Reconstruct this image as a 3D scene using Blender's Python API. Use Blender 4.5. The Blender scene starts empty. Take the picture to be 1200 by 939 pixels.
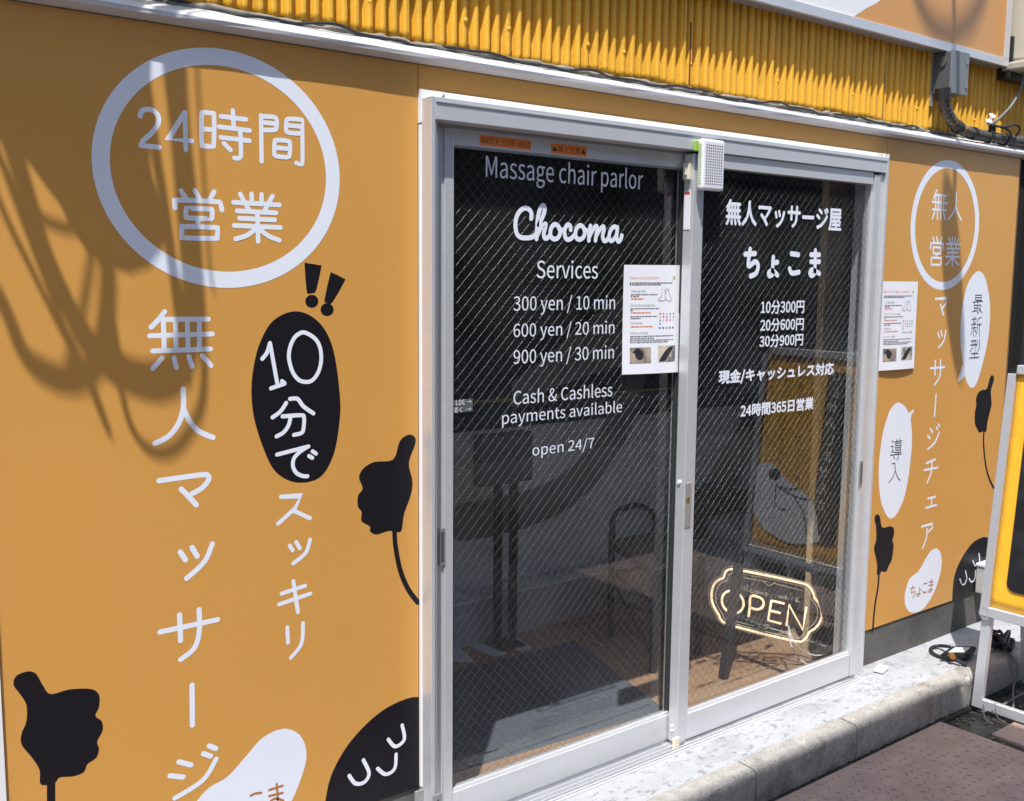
import bpy, bmesh, math, random
from mathutils import Vector, Matrix, geometry
random.seed(7)
S = bpy.context.scene
COL = S.collection

# ------------------------------------------------------------------ camera
FOC, YAW, PITCH, ROLL = 1206.52, 0.66131986, -0.12091402, 0.00926675
CAM = Vector((0.0, -2.0, 1.465))
FW = Vector((math.sin(YAW)*math.cos(PITCH), math.cos(YAW)*math.cos(PITCH), math.sin(PITCH)))
_rt = Vector((math.cos(YAW), -math.sin(YAW), 0)); _up = _rt.cross(FW)
RT = _rt*math.cos(ROLL) + _up*math.sin(ROLL)
UP = -_rt*math.sin(ROLL) + _up*math.cos(ROLL)
cd = bpy.data.cameras.new('camera'); cd.sensor_width = 36; cd.lens = FOC/1200*36
cd.clip_start = 0.02; cd.clip_end = 500
cam = bpy.data.objects.new('camera', cd); COL.objects.link(cam)
M = Matrix((RT, UP, -FW)).transposed().to_4x4(); M.translation = CAM
cam.matrix_world = M
S.camera = cam

# ------------------------------------------------------------------ light
SUNV = Vector((1.0, 1.0, -3.0))                 # the way the sunlight travels
W = bpy.data.worlds.new('World'); S.world = W; W.use_nodes = True
nt = W.node_tree
sky = nt.nodes.new('ShaderNodeTexSky'); sky.sky_type = 'NISHITA'; sky.sun_disc = False
sky.sun_elevation = math.atan(3/math.sqrt(2)); sky.sun_rotation = math.radians(225)
sky.air_density = 1.0; sky.dust_density = 1.5
bg = nt.nodes['Background']; bg.inputs['Strength'].default_value = 0.145
nt.links.new(sky.outputs[0], bg.inputs[0])
sl = bpy.data.lights.new('sun', 'SUN'); sl.energy = 4.1; sl.angle = math.radians(0.53); sl.color = (1.0, 0.965, 0.92)
so = bpy.data.objects.new('sun', sl); COL.objects.link(so)
so.rotation_euler = SUNV.to_track_quat('-Z', 'Y').to_euler()
S.view_settings.view_transform = 'Standard'; S.view_settings.look = 'None'
S.view_settings.exposure = 0.70; S.view_settings.gamma = 1.0
S.cycles.max_bounces = 14; S.cycles.diffuse_bounces = 8; S.cycles.transparent_max_bounces = 24

# ------------------------------------------------------------------ helpers
def ray(x, y):
    return FW + RT*((x-600)/FOC) - UP*((y-469.5)/FOC)
def at(x, y, Y=None, Z=None, X=None):
    """Point of the photo pixel (1200 x 939) on the plane Y=, Z= or X=."""
    d = ray(x, y)
    if Y is not None: t = (Y-CAM.y)/d.y
    elif Z is not None: t = (Z-CAM.z)/d.z
    else: t = (X-CAM.x)/d.x
    return CAM + d*t

def tag(o, label=None, cat=None, group=None, kind=None):
    if label: o['label'] = label
    if cat: o['category'] = cat
    if group: o['group'] = group
    if kind: o['kind'] = kind
    return o
def empty(name, loc, label, cat, group=None):
    o = bpy.data.objects.new(name, None); COL.objects.link(o); o.location = loc
    o.empty_display_size = 0.05
    return tag(o, label, cat, group)
def link(name, me, mat=None, parent=None, label=None):
    o = bpy.data.objects.new(name, me); COL.objects.link(o)
    if mat: me.materials.append(mat)
    if parent is not None:
        o.parent = parent
        loc = Vector((0, 0, 0)); p = parent
        while p is not None:
            loc += p.location; p = p.parent
        o.location = -loc
    if label: o['label'] = label
    return o
def obj(name, bm, mat, parent=None, label=None, smooth=False):
    me = bpy.data.meshes.new(name)
    bmesh.ops.recalc_face_normals(bm, faces=bm.faces[:])
    if smooth:
        for f in bm.faces: f.smooth = True
    bm.to_mesh(me); bm.free()
    o = link(name, me, mat, parent, label)
    return o
def box(bm, x0, x1, y0, y1, z0, z1, bev=0.0, seg=2):
    vs = [bm.verts.new((x, y, z)) for x in (x0, x1) for y in (y0, y1) for z in (z0, z1)]
    fs = [(0,1,3,2),(4,6,7,5),(0,4,5,1),(2,3,7,6),(0,2,6,4),(1,5,7,3)]
    faces = [bm.faces.new([vs[i] for i in f]) for f in fs]
    if bev > 0:
        es = list({e for f in faces for e in f.edges})
        bmesh.ops.bevel(bm, geom=es, offset=bev, segments=seg, affect='EDGES', profile=0.5)
    return bm
def mkbox(name, x0, x1, y0, y1, z0, z1, mat, parent=None, bev=0.0, label=None):
    return obj(name, box(bmesh.new(), x0, x1, y0, y1, z0, z1, bev), mat, parent, label)
def tube(bm, pts, r, n=8, caps=True, closed=False):
    pts = [Vector(p) for p in pts]
    if isinstance(r, (int, float)): r = [r]*len(pts)
    rings = []; N = len(pts); prev = None
    for i, p in enumerate(pts):
        if closed: t = pts[(i+1) % N] - pts[i-1]
        else: t = pts[min(i+1, N-1)] - pts[max(i-1, 0)]
        t.normalize()
        if prev is None:
            a = Vector((0, 0, 1)) if abs(t.z) < 0.9 else Vector((1, 0, 0))
            u = t.cross(a).normalized()
        else:
            u = (prev - t*prev.dot(t)).normalized()
        prev = u; v = t.cross(u)
        rings.append([bm.verts.new(p + (u*math.cos(2*math.pi*k/n) + v*math.sin(2*math.pi*k/n))*r[i]) for k in range(n)])
    for i in range(N if closed else N-1):
        A, B = rings[i], rings[(i+1) % N]
        for k in range(n):
            bm.faces.new((A[k], A[(k+1) % n], B[(k+1) % n], B[k]))
    if caps and not closed:
        bm.faces.new(rings[0][::-1]); bm.faces.new(rings[-1])
    return bm
def cyl(bm, p0, p1, r, n=16):
    return tube(bm, [p0, p1], r, n)
def spline(pts, closed=False, n=6):
    P = [Vector(p) for p in pts]; N = len(P); out = []
    if N < 3 and not closed: return P
    rng = range(N) if closed else range(N-1)
    for i in rng:
        if closed: p0, p1, p2, p3 = P[i-1], P[i], P[(i+1) % N], P[(i+2) % N]
        else: p0, p1, p2, p3 = P[max(i-1, 0)], P[i], P[i+1], P[min(i+2, N-1)]
        for k in range(n):
            t = k/n
            out.append(0.5*((2*p1)+(p2-p0)*t+(2*p0-5*p1+4*p2-p3)*t*t+(3*p1-p0-3*p2+p3)*t**3))
    if not closed: out.append(P[-1])
    return out
def clip(poly, x0, x1, z0, z1):
    def run(pts, inside, inter):
        out = []
        for i, b in enumerate(pts):
            a = pts[i-1]
            if inside(b):
                if not inside(a): out.append(inter(a, b))
                out.append(b)
            elif inside(a): out.append(inter(a, b))
        return out
    def ix(v): return lambda a, b: a + (b-a)*((v-a.x)/(b.x-a.x))
    def iz(v): return lambda a, b: a + (b-a)*((v-a.y)/(b.y-a.y))
    poly = run(poly, lambda p: p.x >= x0, ix(x0)); poly = run(poly, lambda p: p.x <= x1, ix(x1))
    poly = run(poly, lambda p: p.y >= z0, iz(z0)); poly = run(poly, lambda p: p.y <= z1, iz(z1))
    return poly
def flat(bm, poly, Y, th=0.00012):
    """Flat print with a little thickness; poly of 2-D (X, Z) points."""
    if len(poly) < 3: return
    q = [p for i, p in enumerate(poly) if (p-poly[i-1]).length > 1e-6]
    tri = geometry.tessellate_polygon([[Vector((p.x, p.y, 0)) for p in q]])
    f = [bm.verts.new((p.x, Y, p.y)) for p in q]; b = [bm.verts.new((p.x, Y+th, p.y)) for p in q]
    for t in tri:
        try: bm.faces.new([f[i] for i in t])
        except ValueError: pass
    n = len(q)
    for i in range(n):
        bm.faces.new((f[i], f[(i+1) % n], b[(i+1) % n], b[i]))
def XZ(pts, Y, o=(0, 0), s=1.0):
    out = []
    for x, y in pts:
        p = at(o[0]+x/s, o[1]+y/s, Y=Y); out.append(Vector((p.x, p.z)))
    return out
def shape(name, pts, Y, mat, parent, o=(0, 0), s=1.0, smooth=True, rect=None, n=6, label=None):
    q = XZ(pts, Y, o, s)
    if smooth: q = spline(q, True, n)
    if rect: q = clip(q, *rect)
    bm = bmesh.new(); flat(bm, q, Y)
    return obj(name, bm, mat, parent, label)
def ribbon(bm, q, w, Y, closed=False):
    """Round-ended stroke of width w along 2-D points q."""
    N = len(q)
    L, R = [], []
    for i, p in enumerate(q):
        if closed: t = q[(i+1) % N]-q[i-1]
        else: t = q[min(i+1, N-1)]-q[max(i-1, 0)]
        if t.length < 1e-9: t = Vector((1, 0))
        t.normalize(); nrm = Vector((-t.y, t.x))
        if 0 < i < N-1 or closed:
            a = (q[i]-q[i-1]).normalized(); b = (q[(i+1) % N]-q[i]).normalized()
            k = 1/max(0.6, math.sqrt(max(0.0, (1+a.dot(b))/2)))
        else: k = 1
        L.append(p+nrm*w/2*k); R.append(p-nrm*w/2*k)
    for side in (L, R):                       # where a tight bend would fold the inner edge over, hold it back
        for i in range(N-1):
            if (side[i+1]-side[i]).dot(q[i+1]-q[i]) < 0: side[i+1] = side[i].copy()
        if closed and (side[0]-side[-1]).dot(q[0]-q[-1]) < 0: side[-1] = side[0].copy()
    if closed:
        vl = [bm.verts.new((p.x, Y, p.y)) for p in L]; vr = [bm.verts.new((p.x, Y, p.y)) for p in R]
        for i in range(N): bm.faces.new((vl[i], vl[(i+1) % N], vr[(i+1) % N], vr[i]))
        return
    vl = [bm.verts.new((p.x, Y, p.y)) for p in L]; vr = [bm.verts.new((p.x, Y, p.y)) for p in R]
    for i in range(N-1): bm.faces.new((vl[i], vl[i+1], vr[i+1], vr[i]))
    for (c, a, va, vb) in ((q[0], q[0]-q[1], vl[0], vr[0]), (q[-1], q[-1]-q[-2], vr[-1], vl[-1])):
        a = a.normalized(); nn = Vector((-a.y, a.x)); m = 7
        side = (Vector((va.co.x, va.co.z))-c)
        sg = 1 if side.dot(nn) > 0 else -1
        arc = [bm.verts.new((c.x+(nn.x*sg*math.cos(math.pi*k/m)+a.x*math.sin(math.pi*k/m))*w/2, Y,
                             c.y+(nn.y*sg*math.cos(math.pi*k/m)+a.y*math.sin(math.pi*k/m))*w/2)) for k in range(1, m)]
        try: bm.faces.new([va]+arc+[vb])
        except ValueError: pass
def strokes(name, lst, w, Y, mat, parent, o=(0, 0), s=1.0, smooth=True, label=None, seg=5, xf=None):
    bm = bmesh.new(); k = 0
    for st in lst:
        closed = st[0] == 'c'
        pts = st[1:] if closed or st[0] == 'l' else st
        q = XZ(pts, Y, o, s)
        if xf: q = [xf(p) for p in q]
        if len(q) > 2 and smooth and st[0] != 'l': q = spline(q, closed, seg)
        ribbon(bm, q, w, Y-0.00002*k, closed); k += 1
    return obj(name, bm, mat, parent, label)
def ring(name, cx, cz, rx, rz, w, Y, mat, parent, label=None, n=96):
    bm = bmesh.new()
    a = [bm.verts.new((cx+rx*math.cos(2*math.pi*k/n), Y, cz+rz*math.sin(2*math.pi*k/n))) for k in range(n)]
    b = [bm.verts.new((cx+(rx-w)*math.cos(2*math.pi*k/n), Y, cz+(rz-w)*math.sin(2*math.pi*k/n))) for k in range(n)]
    for i in range(n): bm.faces.new((a[i], a[(i+1) % n], b[(i+1) % n], b[i]))
    return obj(name, bm, mat, parent, label)
_font = None
try:
    _font = bpy.data.fonts.load(bpy.utils.resource_path('LOCAL')+'/datafiles/fonts/Noto Sans CJK Regular.woff2')
except Exception:
    _font = None
def text_me(body, off=0.0):
    c = bpy.data.curves.new('lettering', 'FONT'); c.body = body; c.size = 1; c.offset = off; c.resolution_u = 3
    if _font: c.font = _font
    o = bpy.data.objects.new('lettering', c); COL.objects.link(o)
    bpy.context.view_layer.update()
    me = bpy.data.meshes.new_from_object(o.evaluated_get(bpy.context.evaluated_depsgraph_get()))
    bpy.data.objects.remove(o); bpy.data.curves.remove(c)
    me.materials.clear()
    return me
def text(name, body, lb, rt_, Y, mat, parent, base=False, off=0.0, label=None, bold=0):
    """Fit flat lettering so that its ink runs from pixel lb (left, bottom or baseline) to pixel rt_ (right, top)."""
    me = text_me(body, off)
    xs = [v.co.x for v in me.vertices]; ys = [v.co.y for v in me.vertices]
    x0, x1, y0, y1 = min(xs), max(xs), (0 if base else min(ys)), max(ys)
    A = at(*lb, Y=Y); B = at(*rt_, Y=Y)
    sx = (B.x-A.x)/(x1-x0); sz = (B.z-A.z)/(y1-y0)
    co = [v.co.copy() for v in me.vertices]
    if bold:
        bm = bmesh.new(); d = bold
        for k, (dx, dz) in enumerate(((0, 0), (d, 0), (-d, 0), (0, d), (0, -d), (d*.7, d*.7), (-d*.7, -d*.7))):
            n0 = len(bm.verts); bm.from_mesh(me); bm.verts.ensure_lookup_table()
            for i, c in enumerate(co):
                bm.verts[n0+i].co = (A.x+(c.x-x0)*sx+dx, Y-0.00005*k, A.z+(c.y-y0)*sz+dz)
        me2 = bpy.data.meshes.new(name); bm.to_mesh(me2); bm.free(); me = me2
    else:
        for v, c in zip(me.vertices, co): v.co = (A.x+(c.x-x0)*sx, Y, A.z+(c.y-y0)*sz)
    return link(name, me, mat, parent, label)
def text_w(name, body, x0, z0, h, Y, mat, parent, width=None, label=None, off=0.0):
    """Lettering in metres: left x0, baseline z0, cap height h."""
    me = text_me(body, off)
    xs = [v.co.x for v in me.vertices]; ys = [v.co.y for v in me.vertices]
    s = h/max(ys); sx = s if width is None else width/(max(xs)-min(xs)); m = min(xs)
    for v in me.vertices: v.co = (x0+(v.co.x-m)*sx, Y, z0+v.co.y*s)
    return link(name, me, mat, parent, label)

# ------------------------------------------------------------------ materials
def srgb(r, g, b):
    f = lambda c: (c/255/12.92) if c/255 <= .04045 else ((c/255+.055)/1.055)**2.4
    return (f(r), f(g), f(b), 1)
def mat(name, col, rough=0.5, metal=0.0, noise=0.0, scale=8.0, bump=0.0, bscale=60.0, spec=0.5, col2=None, fac2=None, coat=0.0, stretch=None, detail=6):
    m = bpy.data.materials.new(name); m.use_nodes = True; n = m.node_tree; p = n.nodes['Principled BSDF']
    p.inputs['Base Color'].default_value = (*col[:3], 1); p.inputs['Roughness'].default_value = rough
    p.inputs['Metallic'].default_value = metal; p.inputs['Specular IOR Level'].default_value = spec
    p.inputs['Coat Weight'].default_value = coat
    tc = n.nodes.new('ShaderNodeTexCoord'); src = tc.outputs['Object']
    if stretch:
        mp = n.nodes.new('ShaderNodeMapping'); mp.inputs['Scale'].default_value = stretch
        n.links.new(src, mp.inputs[0]); src = mp.outputs[0]
    if noise > 0 or col2 is not None:
        t = n.nodes.new('ShaderNodeTexNoise'); t.inputs['Scale'].default_value = scale; t.inputs['Detail'].default_value = detail
        t.inputs['Roughness'].default_value = 0.6
        n.links.new(src, t.inputs['Vector'])
        r = n.nodes.new('ShaderNodeValToRGB'); r.color_ramp.elements[0].position = .3 if fac2 is None else fac2[0]
        r.color_ramp.elements[1].position = .7 if fac2 is None else fac2[1]
        c2 = col2 if col2 is not None else tuple(c*(1-noise) for c in col[:3])
        r.color_ramp.elements[0].color = (*c2[:3], 1); r.color_ramp.elements[1].color = (*col[:3], 1)
        n.links.new(t.outputs[0], r.inputs[0]); n.links.new(r.outputs[0], p.inputs['Base Color'])
    if bump > 0:
        t2 = n.nodes.new('ShaderNodeTexNoise'); t2.inputs['Scale'].default_value = bscale; t2.inputs['Detail'].default_value = 5
        n.links.new(src, t2.inputs['Vector'])
        b = n.nodes.new('ShaderNodeBump'); b.inputs['Strength'].default_value = 1.0; b.inputs['Distance'].default_value = bump
        n.links.new(t2.outputs[0], b.inputs['Height']); n.links.new(b.outputs[0], p.inputs['Normal'])
    return m
def layered(m, col, scale, lo, hi, seed=0.0, tex='noise', detail=8, stretch=(1, 1, 1), amount=1.0):
    """Lay another patchy colour (stains, specks) over a material's base colour."""
    n = m.node_tree; p = n.nodes['Principled BSDF']; s = p.inputs['Base Color']
    mix = n.nodes.new('ShaderNodeMix'); mix.data_type = 'RGBA'
    if s.is_linked: n.links.new(s.links[0].from_socket, mix.inputs[6])
    else: mix.inputs[6].default_value = s.default_value
    mix.inputs[7].default_value = (*col[:3], 1)
    tc = n.nodes.new('ShaderNodeTexCoord'); mp = n.nodes.new('ShaderNodeMapping')
    mp.inputs['Location'].default_value = (seed, seed*1.7, seed*.3); mp.inputs['Scale'].default_value = stretch
    n.links.new(tc.outputs['Object'], mp.inputs[0])
    if tex == 'noise':
        t = n.nodes.new('ShaderNodeTexNoise'); t.inputs['Detail'].default_value = detail; t.inputs['Roughness'].default_value = .65
    else:
        t = n.nodes.new('ShaderNodeTexVoronoi')
    t.inputs['Scale'].default_value = scale
    n.links.new(mp.outputs[0], t.inputs['Vector'])
    r = n.nodes.new('ShaderNodeMapRange'); r.inputs[1].default_value = lo; r.inputs[2].default_value = hi
    r.inputs[4].default_value = amount
    n.links.new(t.outputs[0], r.inputs[0]); n.links.new(r.outputs[0], mix.inputs[0])
    n.links.new(mix.outputs[2], s)
    return m

ORANGE = mat('orange_panel', (0.625, 0.315, 0.074), 0.38, noise=.05, scale=1.2, bump=.00012, bscale=14)
layered(ORANGE, (0.30, 0.17, 0.07), 90, .78, .80, 3.1)
WHITEP = mat('white_print', (0.76, 0.80, 0.88), 0.4)
BLACKP = mat('black_print', (0.006, 0.005, 0.008), 0.48, spec=.35)
layered(BLACKP, (0.25, 0.25, 0.27), 70, .76, .79, 9.0)
ORTEXT = mat('orange_print', (0.45, 0.17, 0.04), 0.45)
INK = mat('thin_black_ink', (0.02, 0.02, 0.025), 0.5)
TRIM = mat('white_pvc', (0.78, 0.79, 0.79), 0.35, noise=.05, scale=3, bump=.0001, bscale=20)
layered(TRIM, (0.35, 0.32, 0.27), 60, .74, .80, 5.0)
ALU = mat('aluminium', (0.68, 0.69, 0.71), 0.38, 0.45, noise=.06, scale=5, stretch=(1, 1, 6), bump=.00005, bscale=40)
layered(ALU, (0.40, 0.40, 0.40), 45, .68, .78, 2.0)
ALUH = mat('aluminium_rail', (0.68, 0.69, 0.71), 0.38, 0.4, noise=.07, scale=4, stretch=(1, 8, 8))
layered(ALUH, (0.42, 0.42, 0.43), 50, .66, .76, 7.0)
ALUD = mat('dull_aluminium', (0.36, 0.37, 0.39), 0.5, 0.5, noise=.15, scale=10)
GASK = mat('dark_gasket', (0.03, 0.035, 0.035), 0.6)
YEL = mat('yellow_siding', (0.80, 0.43, 0.035), 0.5, noise=.12, scale=9, bump=.0008, bscale=160)
layered(YEL, (0.36, 0.21, 0.05), 5, .56, .80, 4.0, stretch=(4, 1, 1), amount=.55)
layered(YEL, (0.16, 0.07, 0.02), 22, .70, .78, 8.0, stretch=(6, 1, 1), amount=.8)
RUST = mat('rust', (0.17, 0.06, 0.02), 0.8, noise=.4, scale=40)
FLASH = mat('painted_flashing', (0.66, 0.67, 0.70), 0.42, 0.2, noise=.08, scale=4, stretch=(1, 6, 6))
layered(FLASH, (0.40, 0.37, 0.30), 12, .60, .74, 6.0, stretch=(.5, 3, 3), amount=.6)
SEAL = mat('old_sealant', (0.30, 0.28, 0.23), 0.8, noise=.4, scale=30, bump=.001, bscale=80)
CABLE = mat('black_cable', (0.02, 0.02, 0.022), 0.5)
CABLEG = mat('grey_cable', (0.16, 0.16, 0.15), 0.55, noise=.3, scale=30)
CONC = mat('concrete_base', (0.12, 0.118, 0.108), 0.85, noise=.35, scale=7, bump=.0012, bscale=60)
layered(CONC, (0.05, 0.05, 0.045), 55, .70, .76, 2.5)
layered(CONC, (0.05, 0.048, 0.043), 3, .50, .72, 1.5)
LEDGE = mat('white_mortar', (0.37, 0.38, 0.40), 0.75, noise=.08, scale=14, bump=.0007, bscale=70)
layered(LEDGE, (0.17, 0.175, 0.18), 34, .55, .62, 1.0, stretch=(1, 1.8, 1), detail=12, amount=.8)
layered(LEDGE, (0.24, 0.245, 0.25), 4, .52, .70, 31.0, stretch=(1, 2, 1), detail=10, amount=.8)
layered(LEDGE, (0.30, 0.305, 0.315), 60, .58, .66, 5.0)
KERB = mat('kerb_concrete', (0.40, 0.385, 0.355), 0.95, noise=.3, scale=30, bump=.0035, bscale=170)
layered(KERB, (0.13, 0.12, 0.105), 170, .56, .66, 1.0)
layered(KERB, (0.60, 0.58, 0.54), 210, .60, .68, 21.0, amount=.7)
layered(KERB, (0.16, 0.15, 0.135), 9, .52, .70, 6.0, amount=.85)
layered(KERB, (0.52, 0.51, 0.48), 10, .64, .70, 12.0)
SLAB = mat('paving_slab', (0.42, 0.315, 0.272), 0.62, noise=.3, scale=9, bump=.0012, bscale=120)
layered(SLAB, (0.27, 0.21, 0.195), 5, .48, .70, 3.0, amount=.8)
layered(SLAB, (0.55, 0.45, 0.41), 150, .60, .70, 4.0, amount=.8)
layered(SLAB, (0.09, 0.075, 0.07), 170, .64, .72, 24.0, amount=.8)
layered(SLAB, (0.44, 0.34, 0.30), 3.2, .55, .72, 14.0, amount=.6, stretch=(1, 2, 1))
TREAD = mat('slab_tread', (0.24, 0.18, 0.155), 0.6, noise=.3, scale=20)
GUT = mat('gutter_dirt', (0.028, 0.026, 0.022), 0.7, noise=.5, scale=30, bump=.004, bscale=90)
layered(GUT, (0.035, 0.05, 0.015), 12, .55, .65, 2.0, amount=.7)
WET = mat('wet_ground', (0.06, 0.055, 0.05), 0.22, noise=.4, scale=18, bump=.003, bscale=60)
layered(WET, (0.13, 0.12, 0.11), 40, .58, .66, 3.0)
ASPH = mat('asphalt', (0.055, 0.055, 0.055), 0.9, noise=.3, scale=40, bump=.002, bscale=200)
BRACK = mat('galvanised', (0.42, 0.43, 0.43), 0.5, 0.6, noise=.2, scale=30)
DARK = mat('dark_metal', (0.022, 0.023, 0.026), 0.45, 0.3)
DARKG = mat('dark_grey_metal', (0.06, 0.065, 0.075), 0.4, 0.5)
GREYBOX = mat('grey_box', (0.10, 0.105, 0.11), 0.45, noise=.15, scale=12)
BEIGE = mat('beige_plastic', (0.55, 0.50, 0.40), 0.5)
CREAM = mat('cream_plastic', (0.68, 0.64, 0.52), 0.45)
PLASTW = mat('white_plastic', (0.74, 0.75, 0.79), 0.4)
HOLE = mat('hole_dark', (0.06, 0.065, 0.07), 0.8)
PAPER = mat('paper', (0.80, 0.81, 0.86), 0.6)
LORANGE = mat('orange_tape', (0.90, 0.24, 0.035), 0.5)
PALEY = mat('yellow_vinyl', (0.90, 0.47, 0.03), 0.42, noise=.04, scale=4, bump=.006, bscale=5)
BOARDB = mat('black_board', (0.010, 0.0105, 0.013), 0.5, noise=.4, scale=8)
layered(BOARDB, (0.06, 0.063, 0.07), 6, .52, .75, 2.0, amount=.5)
SIGNOR = mat('lightbox_orange', (0.62, 0.30, 0.085), 0.3, noise=.04, scale=2)
SIGNWH = mat('lightbox_white', (0.80, 0.80, 0.80), 0.3)
FLOORT = mat('floor_tan', (0.42, 0.265, 0.165), 0.42, noise=.25, scale=5, stretch=(1, 8, 1))
layered(FLOORT, (0.52, 0.35, 0.23), 30, .52, .64, 2.0, amount=.5, stretch=(1, 6, 1))
JOINT = mat('floor_joint', (0.05, 0.035, 0.025), 0.8)
MATM = mat('ribbed_mat', (0.13, 0.148, 0.175), 0.95, noise=.35, scale=260)
WOOD = mat('tan_wood', (0.42, 0.25, 0.13), 0.5, noise=.3, scale=6, stretch=(1, 8, 8))
TANW = mat('tan_partition', (0.66, 0.50, 0.31), 0.6, noise=.08, scale=3)
BLACKW = mat('black_wall', (0.010, 0.010, 0.011), 0.7)
NAVY = mat('navy_strip', (0.02, 0.028, 0.038), 0.4)
DECALD = mat('dark_decal', (0.20, 0.20, 0.21), 0.5)
GREYF = mat('grey_reflection', (0.66, 0.68, 0.70), 0.5)
CUSH = mat('grey_cushion', (0.34, 0.36, 0.39), 0.7, noise=.2, scale=40)
TILEG = mat('grey_tile', (0.62, 0.64, 0.65), 0.35, noise=.25, scale=6)
GROUT = mat('white_grout', (0.85, 0.86, 0.88), 0.7)
BRASS = mat('brass', (0.55, 0.38, 0.12), 0.3, 0.9)
GREENP = mat('green_plastic_and_glow', (0.32, 0.50, 0.08), 0.35)
INSIGN = mat('brown_board', (0.34, 0.185, 0.055), 0.5, noise=.12, scale=4)
BEANG = mat('bean_grey', (0.42, 0.43, 0.46), 0.5)
def brickmat():
    m = mat('grey_brick_wallpaper', (0.15, 0.155, 0.165), 0.6); n = m.node_tree; p = n.nodes['Principled BSDF']
    tc = n.nodes.new('ShaderNodeTexCoord'); mp = n.nodes.new('ShaderNodeMapping'); mp.inputs['Rotation'].default_value = (math.pi/2, 0, 0)
    b = n.nodes.new('ShaderNodeTexBrick'); b.inputs['Scale'].default_value = 18
    b.inputs['Color1'].default_value = (.86, .87, .90, 1); b.inputs['Color2'].default_value = (.80, .81, .84, 1)
    b.inputs['Mortar'].default_value = (.42, .43, .45, 1); b.inputs['Mortar Size'].default_value = .02
    b.inputs['Brick Width'].default_value = .9; b.inputs['Row Height'].default_value = .25
    n.links.new(tc.outputs['Object'], mp.inputs[0]); n.links.new(mp.outputs[0], b.inputs['Vector']); n.links.new(b.outputs[0], p.inputs['Base Color'])
    return m
BRICKW = brickmat()
def glassmat():
    m = bpy.data.materials.new('window_glass'); m.use_nodes = True; n = m.node_tree; n.nodes.clear()
    o = n.nodes.new('ShaderNodeOutputMaterial'); mx = n.nodes.new('ShaderNodeMixShader')
    fr = n.nodes.new('ShaderNodeFresnel'); fr.inputs[0].default_value = 1.5
    t = n.nodes.new('ShaderNodeBsdfTransparent'); t.inputs[0].default_value = (.96, .975, .97, 1)
    g = n.nodes.new('ShaderNodeBsdfGlossy'); g.inputs['Roughness'].default_value = 0.0; g.inputs['Color'].default_value = (1, 1, 1, 1)
    mul = n.nodes.new('ShaderNodeMath'); mul.operation = 'MULTIPLY'; mul.inputs[1].default_value = 1.2
    # one sheet stands for the pane: give both of its sides the index seen from the air
    ge = n.nodes.new('ShaderNodeNewGeometry'); mr = n.nodes.new('ShaderNodeMapRange')
    mr.inputs[3].default_value = 1.5; mr.inputs[4].default_value = 1/1.5
    n.links.new(ge.outputs['Backfacing'], mr.inputs[0]); n.links.new(mr.outputs[0], fr.inputs[0])
    n.links.new(fr.outputs[0], mul.inputs[0]); n.links.new(mul.outputs[0], mx.inputs[0])
    # a thin uneven film of dust on the pane
    df_ = n.nodes.new('ShaderNodeBsdfDiffuse'); df_.inputs[0].default_value = (.80, .83, .88, 1)
    nz = n.nodes.new('ShaderNodeTexNoise'); nz.inputs['Scale'].default_value = 3.5; nz.inputs['Detail'].default_value = 7
    tc = n.nodes.new('ShaderNodeTexCoord'); n.links.new(tc.outputs['Object'], nz.inputs['Vector'])
    dm = n.nodes.new('ShaderNodeMapRange'); dm.inputs[1].default_value = .35; dm.inputs[2].default_value = .7; dm.inputs[3].default_value = .002; dm.inputs[4].default_value = .020
    n.links.new(nz.outputs[0], dm.inputs[0]); m2 = n.nodes.new('ShaderNodeMixShader')
    n.links.new(dm.outputs[0], m2.inputs[0]); n.links.new(t.outputs[0], m2.inputs[1]); n.links.new(df_.outputs[0], m2.inputs[2])
    n.links.new(m2.outputs[0], mx.inputs[1]); n.links.new(g.outputs[0], mx.inputs[2]); n.links.new(mx.outputs[0], o.inputs[0])
    return m
GLASS = glassmat()
ACRY = glassmat(); ACRY.name = 'clear_acrylic'
WIRE = mat('wire', (0.14, 0.145, 0.15), 0.30, 0.85)
def emis(name, col, st):
    m = mat(name, col, .4); p = m.node_tree.nodes['Principled BSDF']
    p.inputs['Emission Color'].default_value = (*col[:3], 1); p.inputs['Emission Strength'].default_value = st
    return m
NEON = emis('neon_tube', (1.0, 0.74, 0.46), 0.60)
ENGR = emis('engraved_line', (0.62, 0.56, 0.42), 0.12)

# ================================================================== GROUND
bm = bmesh.new(); box(bm, -60, 80, -80, 80, -0.30, -0.03); tag(obj('ground', bm, ASPH), kind='structure')
# paving: slabs with open joints, one thing of the setting
pav = tag(bpy.data.objects.new('pavement', None), kind='structure'); COL.objects.link(pav)
gx = [3.157 - i*0.9 for i in range(4)]
slab_me = None
def slab(x0, x1, y0, y1, z=0.0, m=SLAB):
    b = bmesh.new(); box(b, x0, x1, y0, y1, -0.05, z, 0.004, 1); return obj('slab', b, m, pav)
for i in range(4):
    for j, (a, b_) in enumerate(((-1.185, -0.289), (-2.085, -1.189), (-2.985, -2.089))):
        slab(gx[i]-0.896, gx[i], a, b_)
slab(3.215, 3.66, -0.86, -0.435, -0.004); slab(3.215, 3.66, -1.30, -0.866, -0.003)
slab(3.668, 4.12, -0.86, -0.435, -0.005); slab(3.668, 4.12, -1.30, -0.866, -0.002)
slab(3.215, 3.66, -1.75, -1.306, -0.003); slab(3.668, 4.12, -1.75, -1.306, -0.002); slab(4.128, 4.58, -0.86, -0.435, -0.004)
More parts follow.
